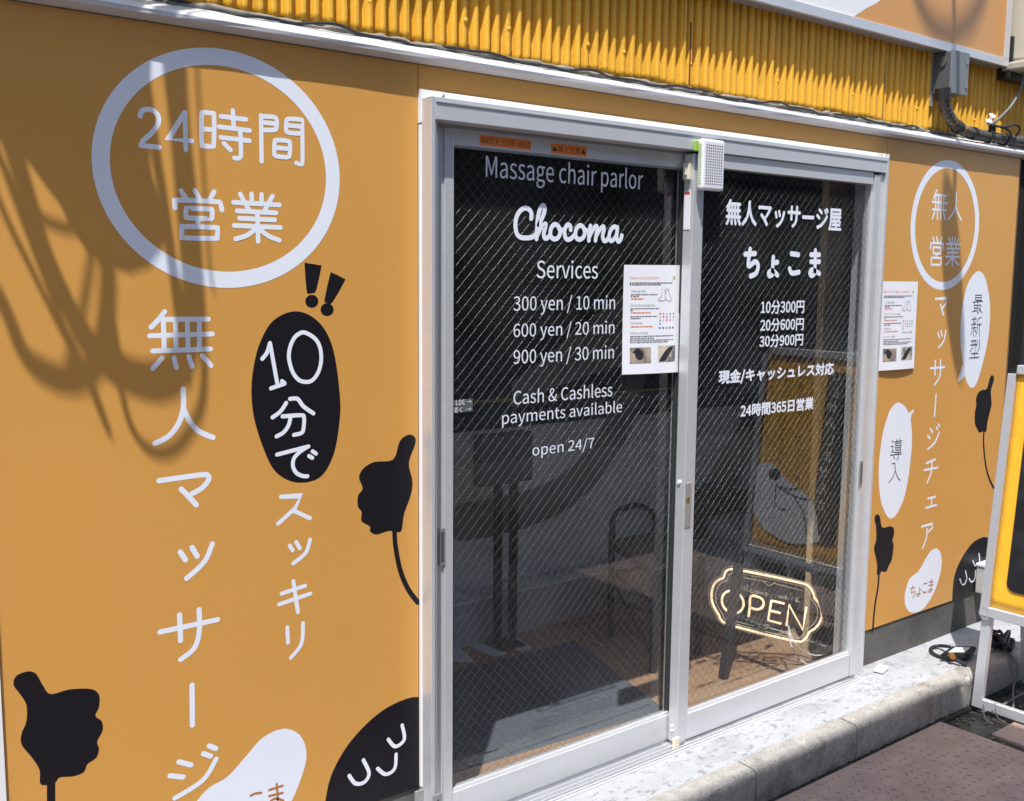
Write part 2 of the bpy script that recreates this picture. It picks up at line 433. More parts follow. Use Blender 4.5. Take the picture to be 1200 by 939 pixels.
# raised tread marks moulded into the slabs: past counting
b = bmesh.new(); k = 0
for i in range(60):
    for j in range(34):
        x = 1.42 + i*0.029; y = -0.315 - j*0.029
        if random.random() < .40: continue
        ang = math.radians(45 if (i+j) % 2 else -45) + random.uniform(-.15, .15)
        c, s_ = math.cos(ang), math.sin(ang); L, w_ = random.uniform(.006, .010), 0.0013
        q = [(x+c*L*a-s_*w_*d, y+s_*L*a+c*w_*d) for a, d in ((-1, -1), (1, -1), (1, 1), (-1, 1))]
        h = 0.0010
        lo = [b.verts.new((p[0], p[1], -0.0005)) for p in q]; hi = [b.verts.new((p[0]*.8+x*.2, p[1]*.8+y*.2, h)) for p in q]
        b.faces.new(hi)
        for t in range(4): b.faces.new((lo[t], lo[(t+1) % 4], hi[(t+1) % 4], hi[t]))
o = obj('tread_mark', b, TREAD, pav); o['kind'] = 'stuff'
# wet dirt bed beside the slabs
b = bmesh.new(); N = 46
for (x0, x1, y0, y1) in ((3.155, 6.0, -3.0, -0.26),):
    g = [[b.verts.new((x0+(x1-x0)*i/N, y0+(y1-y0)*j/N, -0.016+random.uniform(-.003, .003))) for j in range(N+1)] for i in range(N+1)]
    for i in range(N):
        for j in range(N): b.faces.new((g[i][j], g[i+1][j], g[i+1][j+1], g[i][j+1]))
tag(obj('wet_ground', b, WET, smooth=True), kind='structure')
b = bmesh.new(); box(b, -2, 6, -0.292, -0.262, -0.04, -0.008); tag(obj('gutter', b, GUT), kind='structure')
b = bmesh.new()                                                    # grit and moss heaped in the joint by the kerb
for i in range(420):
    x = random.uniform(1.4, 4.3); y = random.choice((-0.279, -0.283, -0.290, -0.273)) + random.uniform(-.006, .006); r = random.uniform(.001, .004)
    bmesh.ops.create_icosphere(b, subdivisions=1, radius=r, matrix=Matrix.Translation((x, y, -0.007+random.uniform(0, .003))) @ Matrix.Diagonal((2.2, 1, .7, 1)))
for f in b.faces: f.smooth = True
tag(obj('moss', b, GUT), 'dark grit and moss gathered in the joint between kerb and slabs', 'moss', kind='stuff')
# kerb blocks
kerb = tag(bpy.data.objects.new('kerb', None), kind='structure'); COL.objects.link(kerb)
kx = [0.29, 0.78, 1.262, 1.743, 2.222, 2.704, 3.186, 3.668, 4.15, 4.63]
def kerbprof():
    pr = [(-0.268, -0.04), (-0.2745, 0.020)]
    for a in range(0, 91, 15):
        r = 0.020; c = (-0.274+r, 0.0805); pr.append((c[0]-r*math.cos(math.radians(a)), c[1]+r*math.sin(math.radians(a))))
    pr += [(-0.225, 0.1012), (-0.205, 0.102), (-0.205, -0.04)]
    return pr
for i in range(len(kx)-1):
    b = bmesh.new(); pr = kerbprof(); n = 14; rows = []
    x0, x1 = kx[i]+.0025, kx[i+1]-.0025
    dz = random.uniform(-.002, .002)
    for k in range(n+1):
        x = x0+(x1-x0)*k/n
        e = .0 if 0 < k < n else .0018
        rows.append([b.verts.new((x, y+e*(1 if y < -.25 else 0)+random.uniform(-.0012, .0012), z+dz-e*(.8 if z > .08 else 0)+random.uniform(-.001, .001))) for y, z in pr])
    m_ = len(pr)
    for k in range(n):
        for q in range(m_-1): b.faces.new((rows[k][q], rows[k+1][q], rows[k+1][q+1], rows[k][q+1]))
    b.faces.new(rows[0]); b.faces.new(rows[-1][::-1])
    o = obj('kerb_block', b, KERB, kerb, smooth=True); o.data.set_sharp_from_angle(angle=math.radians(40))
# white mortar ledge from the kerb to the wall
b = bmesh.new(); nx, ny = 220, 12
g = []
for i in range(nx+1):
    row = []
    for j in range(ny+1):
        x = 0+4.5*i/nx; y = -0.203+0.29*j/ny
        z = 0.100+0.0035*math.sin(x*3.1)*math.cos(y*9)+random.uniform(-.0004, .0004)
        if j == 0: z -= .004; y += random.uniform(-.0015, .0015)
        row.append(b.verts.new((x, y, z)))
    g.append(row)
for i in range(nx):
    for j in range(ny): b.faces.new((g[i][j], g[i+1][j], g[i+1][j+1], g[i][j+1]))
fr = [b.verts.new((v.co.x, v.co.y, -0.03)) for v in [r[0] for r in g]]
for i in range(nx): b.faces.new((g[i][0], g[i+1][0], fr[i+1], fr[i]))
tag(obj('ledge', b, LEDGE, smooth=True), kind='structure')

# ================================================================== BUILDING SHELL
shop = empty('shop_building', (2, 0.2, 0), 'orange and yellow shop building behind the sign panels and doors', 'building')
mkbox('wall', -1.5, 1.29, 0.012, 0.10, 0.06, 1.925, BLACKW, shop)
mkbox('wall', 3.062, 4.10, 0.012, 0.10, 0.06, 1.925, BLACKW, shop)
mkbox('wall', 1.2905, 3.0615, 0.012, 0.10, 1.86, 1.925, BLACKW, shop)
mkbox('wall', -1.5, 6.0, 0.09, 0.20, 1.926, 4.6, BLACKW, shop)
mkbox('roof', -1.5, 6.0, 0.201, 4.0, 2.6, 2.7, BLACKW, shop)
base = tag(bpy.data.objects.new('concrete_base', None)); COL.objects.link(base)
tag(base, 'grey weathered concrete plinth under the orange panels', 'plinth')
mkbox('plinth', -1.5, 1.284, 0.0045, 0.0115, 0.06, 0.2290, CONC, base)
mkbox('plinth', 3.0625, 4.04, 0.0045, 0.0115, 0.06, 0.2290, CONC, base)
b = bmesh.new(); box(b, 4.101, 4.112, -.02, .6, .08, 1.95); box(b, 4.113, 6.2, 0.10, 0.16, -0.02, 1.98); 
blk = obj('side_wall', b, mat('dark_cladding', (0.014, 0.014, 0.016), .5, noise=.3, scale=8)); tag(blk, 'black cladding wall at the right of the orange panel', 'wall')
for k, xx in enumerate((4.30, 4.62, 4.95, 5.3)):
    mkbox('board_batten', xx, xx+.03, .085, .0995, -0.01, 1.97, DARK, blk)

# ================================================================== SIGN PANELS
PL = (0.376, 1.2815, 0.2310, 1.930); PR = (3.129, 4.026, 0.2310, 1.930)
pl = empty('sign_panel', (0.376, 0, .231), 'big orange panel left of the doors with the 24 hour circle and black oval', 'sign panel', 'orange panels on the shop front')
mkbox('face', PL[0], PL[1], 0.0, 0.004, PL[2], PL[3], ORANGE, pl, .0006)
T1 = -0.00016
# ring
L_ = at(107, 180, Y=0).x; R_ = at(398.2, 232, Y=0).x; TP = at(242, 54.8, Y=0).z; BT = at(264, 337.6, Y=0).z
ring('circle', (L_+R_)/2, (TP+BT)/2, (R_-L_)/2, (TP-BT)/2, .0325, T1-.0002, WHITEP, pl, label='white ring round the 24 hour lettering')
g1 = ((150, 115), 5.4545)
strokes('lettering', [
    [(78,115),(88,85),(120,72),(165,82),(195,120),(190,170),(150,225),(100,270),(82,303)], ['l',(82,303),(200,315)],
    ['l',(362,92),(258,262),(408,274)], [(364,92),(370,330)],
    ['c',(470,115),(482,94),(535,98),(550,118),(548,290),(536,308),(488,305),(472,288)], [(478,198),(545,203)],
    [(595,117),(755,137)], [(670,80),(676,195)], [(583,184),(778,208)], [(593,252),(776,273)],
    [(718,215),(722,350),(716,378),(700,386),(680,383)], [(613,290),(655,333)],
    [(854,405),(850,112)], [(862,117),(930,122),(950,140),(948,190),(932,204),(866,205)], [(865,157),(945,165)],
    [(1100,227),(1030,222),(1011,205),(1012,150),(1028,134),(1092,137)], [(1080,136),(1108,142),(1113,170),(1115,395),(1104,422),(1075,415)], [(1025,175),(1105,183)],
    ['c',(950,270),(1020,275),(1035,292),(1033,360),(1018,378),(950,372),(935,355),(937,285)], [(945,318),(1025,325)]],
    6.0*.00155, T1, WHITEP, pl, *g1, label='24時間')
strokes('lettering', [
    [(178,110),(218,175)], [(308,108),(345,175)], [(487,120),(445,195)], [(122,270),(122,225),(150,197),(500,212),(545,230),(560,290)],
    ['c',(225,290),(245,276),(445,283),(468,300),(466,355),(443,370),(247,363),(224,345)], [(340,380),(330,430)],
    ['c',(188,462),(212,445),(492,455),(518,475),(515,535),(490,556),(212,550),(186,530)],
    ['l',(733,140),(765,205),(815,290)], [(838,140),(842,210)], [(932,145),(932,215)], ['l',(1035,160),(1000,220),(965,290)],
    [(670,218),(1100,243)], [(703,298),(1070,318)], [(725,368),(1055,383)], [(675,435),(1110,455)], [(892,320),(900,585)],
    [(870,475),(790,530),(687,562)], [(925,480),(1000,535),(1100,575)]], 6.1*.0016, T1, WHITEP, pl, (190, 210), 8, label='営業')
strokes('lettering', [['l',(310,145),(250,225),(160,315)], [(290,230),(790,227)], [(145,410),(835,390)], [(180,578),(815,555)],
    [(295,240),(305,570)], [(428,240),(435,570)], [(557,240),(568,570)], [(690,240),(692,560)],
    [(280,655),(180,770)], [(412,655),(440,760)], [(575,640),(612,748)], [(725,630),(820,738)]], 6.2*.0016, T1, WHITEP, pl, (160, 350), 9.39, label='無')
strokes('lettering', [[(320,95),(322,220),(290,330),(220,420),(128,468)], [(325,235),(370,320),(430,385),(527,428)],
    [(155,725),(440,685),(490,690),(495,720),(450,775),(380,815)], [(307,783),(360,835),(412,892)]], 7.0*.00155, T1, WHITEP, pl, (160, 440), 5.87, label='人マ')
strokes('lettering', [[(507,113),(522,135)], [(540,100),(555,125)], [(597,90),(575,140),(525,187)],
    [(450,338),(612,303)], [(505,290),(508,362)], [(560,275),(560,340),(545,385),(508,415)], [(540,487),(541,600)],
    [(478,742),(515,746)], [(503,703),(537,712)], [(572,680),(592,687)], [(588,658),(607,666)], [(608,695),(570,755),(492,805)]],
    7.0*.00155, T1, WHITEP, pl, (0, 600), 2.4, label='ッサージ')
shape('oval', [(805,153),(855,165),(895,205),(920,270),(935,380),(935,450),(920,540),(890,600),(850,622),(800,620),(755,590),(725,530),(700,450),(692,380),(697,310),(715,240),(750,180)],
      T1, BLACKP, pl, (0, 300), 2.348, label='black oval behind the handwritten 10 minutes')
T2 = T1-.0005
strokes('lettering', [[(148,432),(195,370),(225,275)], ['l',(228,290),(300,690)], ['l',(235,727),(370,680)], [(345,655),(370,675)],
    ['c',(540,170),(470,220),(425,320),(415,430),(450,560),(510,640),(580,663),(650,645),(710,560),(737,440),(725,320),(680,235),(600,180)]],
    5.2*.0017, T2, WHITEP, pl, (290, 370), 8.53, label='10')
strokes('lettering', [[(388,105),(330,190),(250,250)], [(425,65),(500,65),(560,140),(660,210)], [(350,240),(530,228),(565,250),(560,360),(540,405),(465,425)],
    [(430,250),(410,330),(360,400),(290,440)], ['l',(295,622),(610,540)], [(605,542),(530,590),(465,660),(455,740),(490,805),(550,835),(600,838)],
    [(615,635),(648,655)], [(650,588),(685,612)]], 5.2*.0017, T2, WHITEP, pl, (290, 460), 8.53, label='分で')
strokes('lettering', [['l',(773,663),(828,660),(812,695),(765,737)], [(805,700),(853,722)]], 5.4*.0017, T1, WHITEP, pl, (0, 300), 2.348, label='ス')
strokes('lettering', [[(815,95),(823,108)], [(833,85),(843,102)], [(872,78),(860,115),(825,145)], [(792,230),(858,208)], [(785,260),(873,230)], [(825,195),(838,282)],
    [(808,325),(810,368)], [(852,313),(848,370),(818,410)]], 5.4*.0017, T1, WHITEP, pl, (0, 600), 2.4, label='ッキリ')
for a, c_ in (([(838,24),(845,20),(880,26),(884,32),(870,95),(862,102),(850,104),(844,98)], (858,125)), ([(908,52),(915,47),(945,62),(948,70),(915,128),(905,131),(896,128),(893,120)], (900,148))):
    shape('exclamation_mark', a, T1, BLACKP, pl, (0, 300), 2.348, n=2)
    shape('exclamation_dot', [(c_[0]+18*math.cos(t*math.pi/6), c_[1]+18*math.sin(t*math.pi/6)) for t in range(12)], T1, BLACKP, pl, (0, 300), 2.348, n=2)
shape('thumbs_up_hand', [(1125,492),(1142,500),(1142,520),(1125,570),(1135,620),(1130,660),(1112,710),(1105,755),(1090,760),(1070,757),(1035,767),(1018,757),(1018,745),(995,730),(995,705),(985,690),(985,660),(998,640),(988,610),(1000,585),(1030,567),(1082,560),(1100,510)],
      T1, BLACKP, pl, (0, 300), 2.348, n=4)
strokes('thin_arm', [[(462.3,621),(463.5,640),(469,668),(478,690),(489.6,706)]], .0125, T1-.00009, BLACKP, pl)
shape('thumbs_up_hand', [(155,225),(200,240),(235,300),(278,350),(380,325),(500,322),(545,355),(545,420),(525,470),(560,500),(565,550),(535,612),(545,650),(530,700),(482,735),(460,780),(400,803),(330,808),(300,838),(225,848),(218,770),(180,705),(120,630),(118,570),(145,500),(145,410),(110,350),(75,300),(90,250)],
      T1, BLACKP, pl, (0, 739), 4.695, n=4)
strokes('thin_arm', [[(60,915),(60,940),(62,975)]], .0150, T1-.00009, BLACKP, pl)
shape('bean_shape', [(555,812),(590,775),(640,745),(690,690),(740,635),(800,610),(845,630),(862,680),(850,740),(820,814),(775,900),(700,960),(600,975),(530,930),(525,860)], T1, WHITEP, pl, (0, 600), 2.4, rect=PL, label='white bean shape low on the panel')
strokes('lettering', [[(705,798),(718,792),(735,790)], [(757,782),(795,770)], [(757,799),(795,790)], [(778,765),(781,812),(770,822),(760,815),(775,806),(797,812)], [(700,832),(715,842),(738,836)]],
    .0048, T2, ORTEXT, pl, (0, 600), 2.4, label='こま')
shape('bean_shape', [(495,817.5),(471,821),(442,837.5),(412.5,867),(392,900),(383,929),(382,960),(400,1010),(470,1040),(540,1000),(560,900),(530,830)], T1, BLACKP, pl, rect=(PL[0], PL[1]-.0005, PL[2]+.0005, PL[3]), label='black bean mascot with three white curved face strokes')  # shop mascot: black bean face, its closed eyes and mouth follow
strokes('face_stroke', [[(982,742),(1000,764),(1025,760),(1038,735),(1022,698)], [(1062,722),(1085,738),(1110,722),(1114,682)], [(1092,640),(1112,660),(1137,640),(1131,600)]],
    .0092, T2, WHITEP, pl, (0, 600), 2.4)
# panel over the doors
lp = empty('lintel_panel', (1.284, 0, 1.88), 'narrow orange panel running over the doors below the flashing', 'sign panel')
mkbox('face', 1.2835, 3.1275, 0.0, 0.004, 1.8765, 1.930, ORANGE, lp, .0004)
# right panel
pr = empty('sign_panel', (3.129, 0, .231), 'orange panel right of the doors with the smaller circle and two white speech bubbles', 'sign panel', 'orange panels on the shop front')
mkbox('face', PR[0], PR[1], 0.0, 0.004, PR[2], PR[3], ORANGE, pr, .0004)
b = bmesh.new(); v = [b.verts.new(p) for p in ((4.0265, .0006, .231), (4.078, .018, .231), (4.078, .018, 1.93), (4.0265, .0006, 1.93))]; b.faces.new(v)
r_ = bmesh.ops.extrude_face_region(b, geom=b.faces[:]); bmesh.ops.translate(b, verts=[x for x in r_['geom'] if isinstance(x, bmesh.types.BMVert)], vec=(0, .004, 0))
obj('edge_trim', b, mat('brown_trim', (0.34, 0.18, 0.07), .5), pr)
L_ = at(1067.3, 258, Y=0).x; R_ = at(1146.8, 270, Y=0).x; TP = at(1112, 187.7, Y=0).z; BT = at(1104, 340, Y=0).z
ring('circle', (L_+R_)/2, (TP+BT)/2, (R_-L_)/2, (TP-BT)/2, .0285, T1-.0002, WHITEP, pr)
strokes('lettering', [[(335,245),(260,430)], [(320,345),(545,370)], [(235,500),(560,535)], [(240,665),(540,690)], [(315,350),(308,660)], [(380,350),(365,670)], [(432,360),(425,680)], [(492,370),(478,690)],
    [(285,725),(235,870)], [(345,735),(348,880)], [(415,735),(425,885)], [(480,735),(520,890)], [(765,310),(755,560),(700,730),(590,880)], [(755,590),(790,730),(875,900)]],
    .0080, T1, WHITEP, pr, (1080, 210), 18.78, label='無人')
strokes('lettering', [[(208,210),(235,300)], [(275,205),(295,290)], [(372,210),(345,305)], [(165,415),(170,335),(190,314),(375,325),(395,350),(400,430)],
    ['c',(214,402),(226,390),(338,399),(348,412),(345,498),(335,508),(225,501),(214,488)], [(268,515),(265,565)],
    ['c',(178,595),(190,582),(348,590),(360,604),(352,702),(340,713),(186,708),(175,694)],
    ['l',(503,225),(530,310),(540,390)], [(562,215),(562,300)], [(612,220),(608,310)], ['l',(672,240),(650,310),(625,390)], [(455,330),(705,340)], [(470,412),(685,420)], [(475,487),(670,492)], [(440,562),(690,568)],
    [(570,420),(560,735)], [(550,590),(500,660),(440,715)], [(590,600),(630,665),(680,715)]], .0080, T1, WHITEP, pr, (1080, 265), 15.65, label='営業')
strokes('lettering', [['l',(207,88),(280,84),(278,115),(252,150)], [(240,125),(260,195)], [(222,312),(232,345)], [(243,302),(250,335)], [(275,300),(260,370),(228,410)],
    [(173,550),(265,543)], [(205,500),(203,595)], [(240,495),(235,600),(200,660)], [(210,725),(200,870)]], .0085, T1, WHITEP, pr, (1060, 335), 5.69, label='マッサー')
strokes('lettering', [[(155,117),(170,137)], [(172,72),(187,95)], [(213,62),(220,75)], [(226,42),(234,56)], [(230,98),(200,165),(155,208)],
    [(145,302),(205,276)], [(132,348),(222,330)], [(182,292),(178,360),(150,432)], [(155,538),(205,525)], [(143,600),(212,580)], [(182,535),(178,590)],
    ['l',(113,725),(186,705),(186,730),(158,762)], [(150,740),(145,800),(120,868)]], .0085, T1, WHITEP, pr, (1060, 490), 5.69, label='ジチェア')
shape('speech_bubble', [(1147.6,318),(1154.5,326),(1159.5,350),(1160,375),(1157,402),(1150,432),(1144,450),(1138.5,454.6),(1132.5,446),(1127.5,420),(1125.5,395),(1127,365),(1132.5,338),(1140,323)], T1, WHITEP, pr, label='upper white speech bubble with three thin black characters')
shape('bubble_tail', [(1127.5,428),(1126,434),(1122.6,445.5),(1125,446.5),(1131,439)], T1-.00005, WHITEP, pr, n=3)
strokes('lettering', [['l',(218,150),(285,150),(285,205),(218,207),(218,150)], [(218,178),(285,177)], [(190,228),(298,218)], [(206,230),(208,325)], [(240,228),(238,355)], [(206,262),(238,260)], [(206,292),(238,290)], [(183,332),(240,318)],
    ['l',(245,262),(280,258),(262,320),(245,350)], [(250,285),(290,345)],
    [(208,388),(210,405)], [(180,415),(228,410)], [(195,425),(200,460)], [(225,425),(215,460)], [(172,475),(225,468)], [(205,445),(195,605)], [(172,510),(228,508)], [(190,530),(165,585)], [(210,530),(225,560)], [(280,395),(245,420),(240,520),(220,600)], [(240,475),(283,468)], [(262,478),(258,605)],
    [(170,655),(225,648)], [(160,700),(232,692)], [(190,655),(185,720),(155,775)], [(215,655),(212,765)], [(237,650),(235,720)], [(262,630),(262,720),(240,765)], [(172,795),(245,788)], [(208,780),(207,835)], [(150,842),(255,832)]],
    .0030, T2, INK, pr, (1120, 330), 9.4, label='最新型')
shape('speech_bubble', [(195,260),(225,285),(243,340),(248,420),(240,520),(225,620),(205,690),(180,735),(160,750),(140,735),(118,680),(108,600),(110,500),(125,390),(150,305),(172,270)], T1, WHITEP, pr, (1000, 400), 3.61, label='lower white speech bubble with two thin black characters')
shape('bubble_tail', [(230,325),(238,302),(253,290),(256,296),(246,312),(240,338)], T1-.00005, WHITEP, pr, (1000, 400), 3.61, n=3)
strokes('lettering', [[(205,220),(225,250)], [(275,205),(282,225)], [(330,195),(322,215)], [(240,243),(365,220)], ['l',(262,262),(348,255),(340,365),(262,370),(262,262)], [(262,300),(345,292)], [(262,335),(342,328)],
    ['l',(190,312),(222,310),(218,370),(190,420)], [(218,380),(250,408),(350,395)], [(180,452),(355,425)], ['l',(305,400),(305,500),(278,518)], [(230,465),(245,505)],
    ['l',(205,583),(250,572),(258,680)], [(258,680),(225,780),(155,880)], [(258,690),(290,790),(330,843)]], .0030, T2, INK, pr, (1030, 500), 13.4, label='導入')
shape('thumbs_up_hand', [(108,75),(125,95),(140,165),(190,158),(218,170),(220,220),(210,250),(218,290),(212,350),(205,390),(185,430),(165,470),(135,468),(125,485),(103,488),(105,430),(95,370),(83,310),(98,250),(97,160),(88,120),(90,90)], T1, BLACKP, pr, (1010, 590), 5.86, n=4)
strokes('thin_arm', [[(118,480),(110,580),(90,700),(75,866)]], .0105, T1-.00009, BLACKP, pr, (1010, 590), 5.86)
shape('thumbs_up_hand', [(492,312),(508,335),(500,380),(480,450),(482,520),(485,580),(470,650),(448,740),(435,830),(410,825),(372,838),(352,800),(335,770),(330,720),(332,650),(345,590),(342,530),(365,470),(400,447),(440,438),(460,370),(475,325)], T1, BLACKP, pr, (1100, 400), 7.82, n=4)
strokes('thin_arm', [[(1152.9,504),(1152.9,525),(1156.5,552),(1164,571),(1175,585)]], .0105, T1-.00009, BLACKP, pr)
shape('bean_shape', [(490,33),(530,55),(560,120),(572,210),(560,330),(530,460),(480,600),(410,740),(330,850),(250,905),(170,918),(110,890),(70,810),(60,720),(75,610),(110,490),(160,420),(240,360),(300,270),(360,160),(420,70)], T1, WHITEP, pr, (1055, 640), 11.75, rect=PR, label='white bean shape with orange lettering')
strokes('lettering', [[(140,590),(200,570)], [(175,545),(160,600),(155,650),(195,625),(208,650),(170,712)], [(265,570),(262,650),(245,690),(230,685),(235,660),(280,660)], [(265,600),(285,595)],
    [(322,522),(370,510)], [(310,615),(325,640),(365,630)], [(395,500),(455,487)], [(392,545),(455,530)], [(430,460),(428,600),(410,632),(392,625),(400,600),(445,600)]], .0040, T2, ORTEXT, pr, (1055, 640), 11.75, label='ちょこま')
shape('bean_shape', [(430,75),(380,85),(310,130),(240,220),(180,330),(145,430),(130,540),(125,660),(140,800),(300,900),(480,800),(540,600),(555,400),(530,220),(480,100)], T1, BLACKP, pr, (1100, 620), 7.82, rect=(PR[0], PR[1]-.001, PR[2]+.0005, PR[3]), label='black bean mascot half hidden by the pavement sign')  # the same bean mascot face, partly covered
strokes('face_stroke', [[(315,290),(330,330),(350,340),(375,300),(370,225)], [(195,460),(215,510),(240,500),(258,450),(245,385)], [(280,455),(300,485),(330,460),(338,380)]], .0062, T2, WHITEP, pr, (1100, 620), 7.82)
# white strip at the left end
tag(mkbox('corner_trim', 0.330, 0.3745, -.006, 0.006, 0.20, 1.93, TRIM, None, .001), 'white upright trim at the left end of the big orange panel', 'trim')
tag(mkbox('downpipe', 0.20, 0.322, -.02, 0.01, 0.10, 1.93, ALUD, None, .02), 'grey upright duct left of the white trim', 'duct')

# ================================================================== WHITE SURROUND + ALUMINIUM FRAME
sur = empty('door_surround', (1.283, 0, .2), 'white plastic moulding round the sliding doors with corner caps', 'moulding')
mkbox('side_moulding', 1.2835, 1.3225, -.008, .003, .232, 1.800, TRIM, sur, .002)
mkbox('side_moulding', 3.0905, 3.1275, -.008, .003, .105, 1.800, TRIM, sur, .002)
mkbox('top_moulding', 1.350, 3.098, -.008, .003, 1.8385, 1.8755, TRIM, sur, .002)
b = bmesh.new(); flat(b, [Vector(p) for p in ((1.2825, 1.8755), (1.3485, 1.8755), (1.326, 1.845), (1.322, 1.828), (1.2825, 1.802))], -.0095, .012); obj('corner_cap', b, TRIM, sur)
b = bmesh.new(); flat(b, [Vector(p) for p in ((3.100, 1.8755), (3.128, 1.8755), (3.128, 1.802), (3.0905, 1.802), (3.0905, 1.845))], -.0095, .012); obj('corner_cap', b, TRIM, sur)
mkbox('sealant_bead', 1.3175, 1.3225, -.012, -.0082, .24, 1.845, mat('bead', (.45, .43, .36), .8, noise=.5, scale=60, bump=.002, bscale=200), sur)
df = empty('door_frame', (1.286, 0, .09), 'silver aluminium frame and floor track holding both sliding doors', 'door frame')
mkbox('jamb', 1.286, 1.296, -.050, .05, .085, 1.8555, ALU, df, .001)
mkbox('jamb', 1.2965, 1.3075, -.040, .05, .085, 1.803, ALU, df, .001)
mkbox('jamb', 3.0515, 3.0625, -.052, .05, .085, 1.8555, ALU, df, .001)
mkbox('jamb', 3.0305, 3.0505, -.040, .05, .085, 1.803, ALU, df, .001)
mkbox('header', 1.2965, 3.051, -.050, .05, 1.8065, 1.8555, ALUH, df, .0015)
mkbox('header_lip', 1.2965, 3.051, -.0525, -.0502, 1.8440, 1.8475, ALUH, df)
mkbox('header_track', 1.3085, 3.0295, -.008, -.0055, 1.7990, 1.8060, ALUD, df)
mkbox('sill', 1.2965, 3.0300, -.068, .06, .060, .1010, ALUD, df, .0008)
for k, (y0, y1, h) in enumerate(((-.0660, -.0620, .006), (-.0555, -.0530, .008), (-.0385, -.0360, .008), (-.0210, -.0185, .008), (-.0010, .0015, .009), (.015, .018, .009))):
    mkbox('track_rib', 1.2965, 3.0300, y0, y1, .1012, .1012+h, ALUH, df)
mkbox('sill_front', 1.290, 3.060, -.0740, -.0682, .082, .1045, ALUH, df, .001)

def wire_mesh(x0, x1, z0, z1, Y, parent, pitch=.0295, tan=1.02, r=.00038):
    bm = bmesh.new()
    for sgn in (1, -1):
        c = -4.0
        while c < 8:
            # line z = sgn*tan*(x-c)
            pts = []
            for x in (x0, x1):
                z = sgn*tan*(x-c) + z0
                if z0 <= z <= z1: pts.append((x, z))
            for z in (z0, z1):
                x = c + (z-z0)/(sgn*tan)
                if x0 < x < x1: pts.append((x, z))
            if len(pts) >= 2:
                p, q = pts[0], pts[-1]
                if (p[0]-q[0])**2+(p[1]-q[1])**2 > 1e-5:
                    tube(bm, [(p[0], Y+sgn*r, p[1]), (q[0], Y+sgn*r, q[1])], r, 6, caps=False)
            c += pitch
    o = obj('wire_mesh', bm, WIRE, parent, smooth=True); o['kind'] = 'stuff'
    return o
def pane(x0, x1, z0, z1, Y, parent):
    b = bmesh.new(); v = [b.verts.new(p) for p in ((x0, Y, z0), (x1, Y, z0), (x1, Y, z1), (x0, Y, z1))]; b.faces.new(v)
    r_ = bmesh.ops.extrude_face_region(b, geom=b.faces[:]); 
    # a single optical sheet: the Fresnel term is doubled in the shader for the pane's two faces
    bmesh.ops.delete(b, geom=[f for f in b.faces][1:], context='FACES_ONLY')
    return obj('glass', b, GLASS, parent)
ld = empty('sliding_door', (1.31, 0.01, .11), 'left sliding glass door with English lettering and a paper notice', 'sliding door', 'aluminium sliding doors')
mkbox('stile', 1.3085, 1.3230, -.012, .03, .112, 1.7985, ALU, ld, .001)
mkbox('stile', 1.3235, 1.3480, -.005, .03, .112, 1.7985, ALU, ld, .0015)
mkbox('stile', 1.3485, 1.3745, -.009, .03, .112, 1.7985, ALU, ld, .002)
mkbox('stile', 2.1565, 2.205, -.005, .03, .112, 1.7985, ALU, ld, .001)
mkbox('rail', 1.375, 2.156, -.005, .03, 1.7620, 1.8050, ALUH, ld, .001)
mkbox('rail', 1.375, 2.156, -.005, .03, .1120, .1880, ALUH, ld, .002)
mkbox('rail_bead', 1.375, 2.156, -.002, .006, .1885, .1960, mat('bright_bead', (.82, .83, .85), .3, .5), ld, .0008)
mkbox('rail_bead', 1.375, 2.156, -.002, .006, 1.7570, 1.7615, ALUD, ld)
mkbox('gasket', 2.1480, 2.1560, .002, .016, .196, 1.757, GASK, ld)
pane(1.375, 2.148, .196, 1.757, .010, ld)
wire_mesh(1.375, 2.148, .196, 1.757, .013, ld)
YT = .0088
def en(body, lb, rt_, base=True, y=YT, o=ld, bold=0.0016): return text('lettering', body, lb, rt_, y, WHITEP, o, base, label=body, bold=0)
en('Massage chair parlor', (569.3, 207.3), (753.7, 198.5))
en('Services', (629, 326.0), (700.9, 306.0))
en('300 yen / 10 min', (601.7, 364.3), (721, 345.6))
en('600 yen / 20 min', (601.7, 395.2), (720.3, 375.4))
en('900 yen / 30 min', (601.7, 426.7), (719.6, 404.0))
en('Cash & Cashless', (601.7, 474.4), (717.9, 448.5))
en('payments available', (588.4, 497.2), (729.2, 469.0))
en('open 24/7', (623.8, 534.4), (696.4, 512.0))
strokes('lettering', [
    [(260,250),(262,200),(240,165),(205,152),(160,175),(125,230),(112,310),(125,390),(160,425),(210,432),(265,425),(300,400),(340,340)],
    [(310,440),(315,350),(320,260),(340,170),(365,130),(385,140),(385,180),(365,240),(330,310)], [(315,410),(350,340),(390,302),(395,320),(378,390),(385,430),(405,435),(435,410)],
    ['c',(480,305),(447,340),(440,400),(465,440),(505,435),(530,390),(520,330)], [(520,345),(565,368)],
    [(630,355),(625,320),(600,310),(575,350),(575,410),(595,445),(630,440),(665,405)],
    ['c',(715,315),(682,350),(675,410),(700,445),(740,435),(762,390),(750,335)], [(755,350),(800,372)],
    [(815,320),(802,390),(800,455)], [(805,420),(840,350),(870,322),(876,350),(862,455)], [(865,420),(905,350),(935,327),(942,350),(930,410),(940,455),(965,455),(985,430)],
    ['c',(1060,335),(1030,330),(1000,370),(990,430),(1010,460),(1045,430),(1065,375)], [(1068,335),(1060,420),(1075,465),(1095,450),(1110,410)]],
    .0122, YT, WHITEP, ld, (590, 225), 8, label='Chocoma')
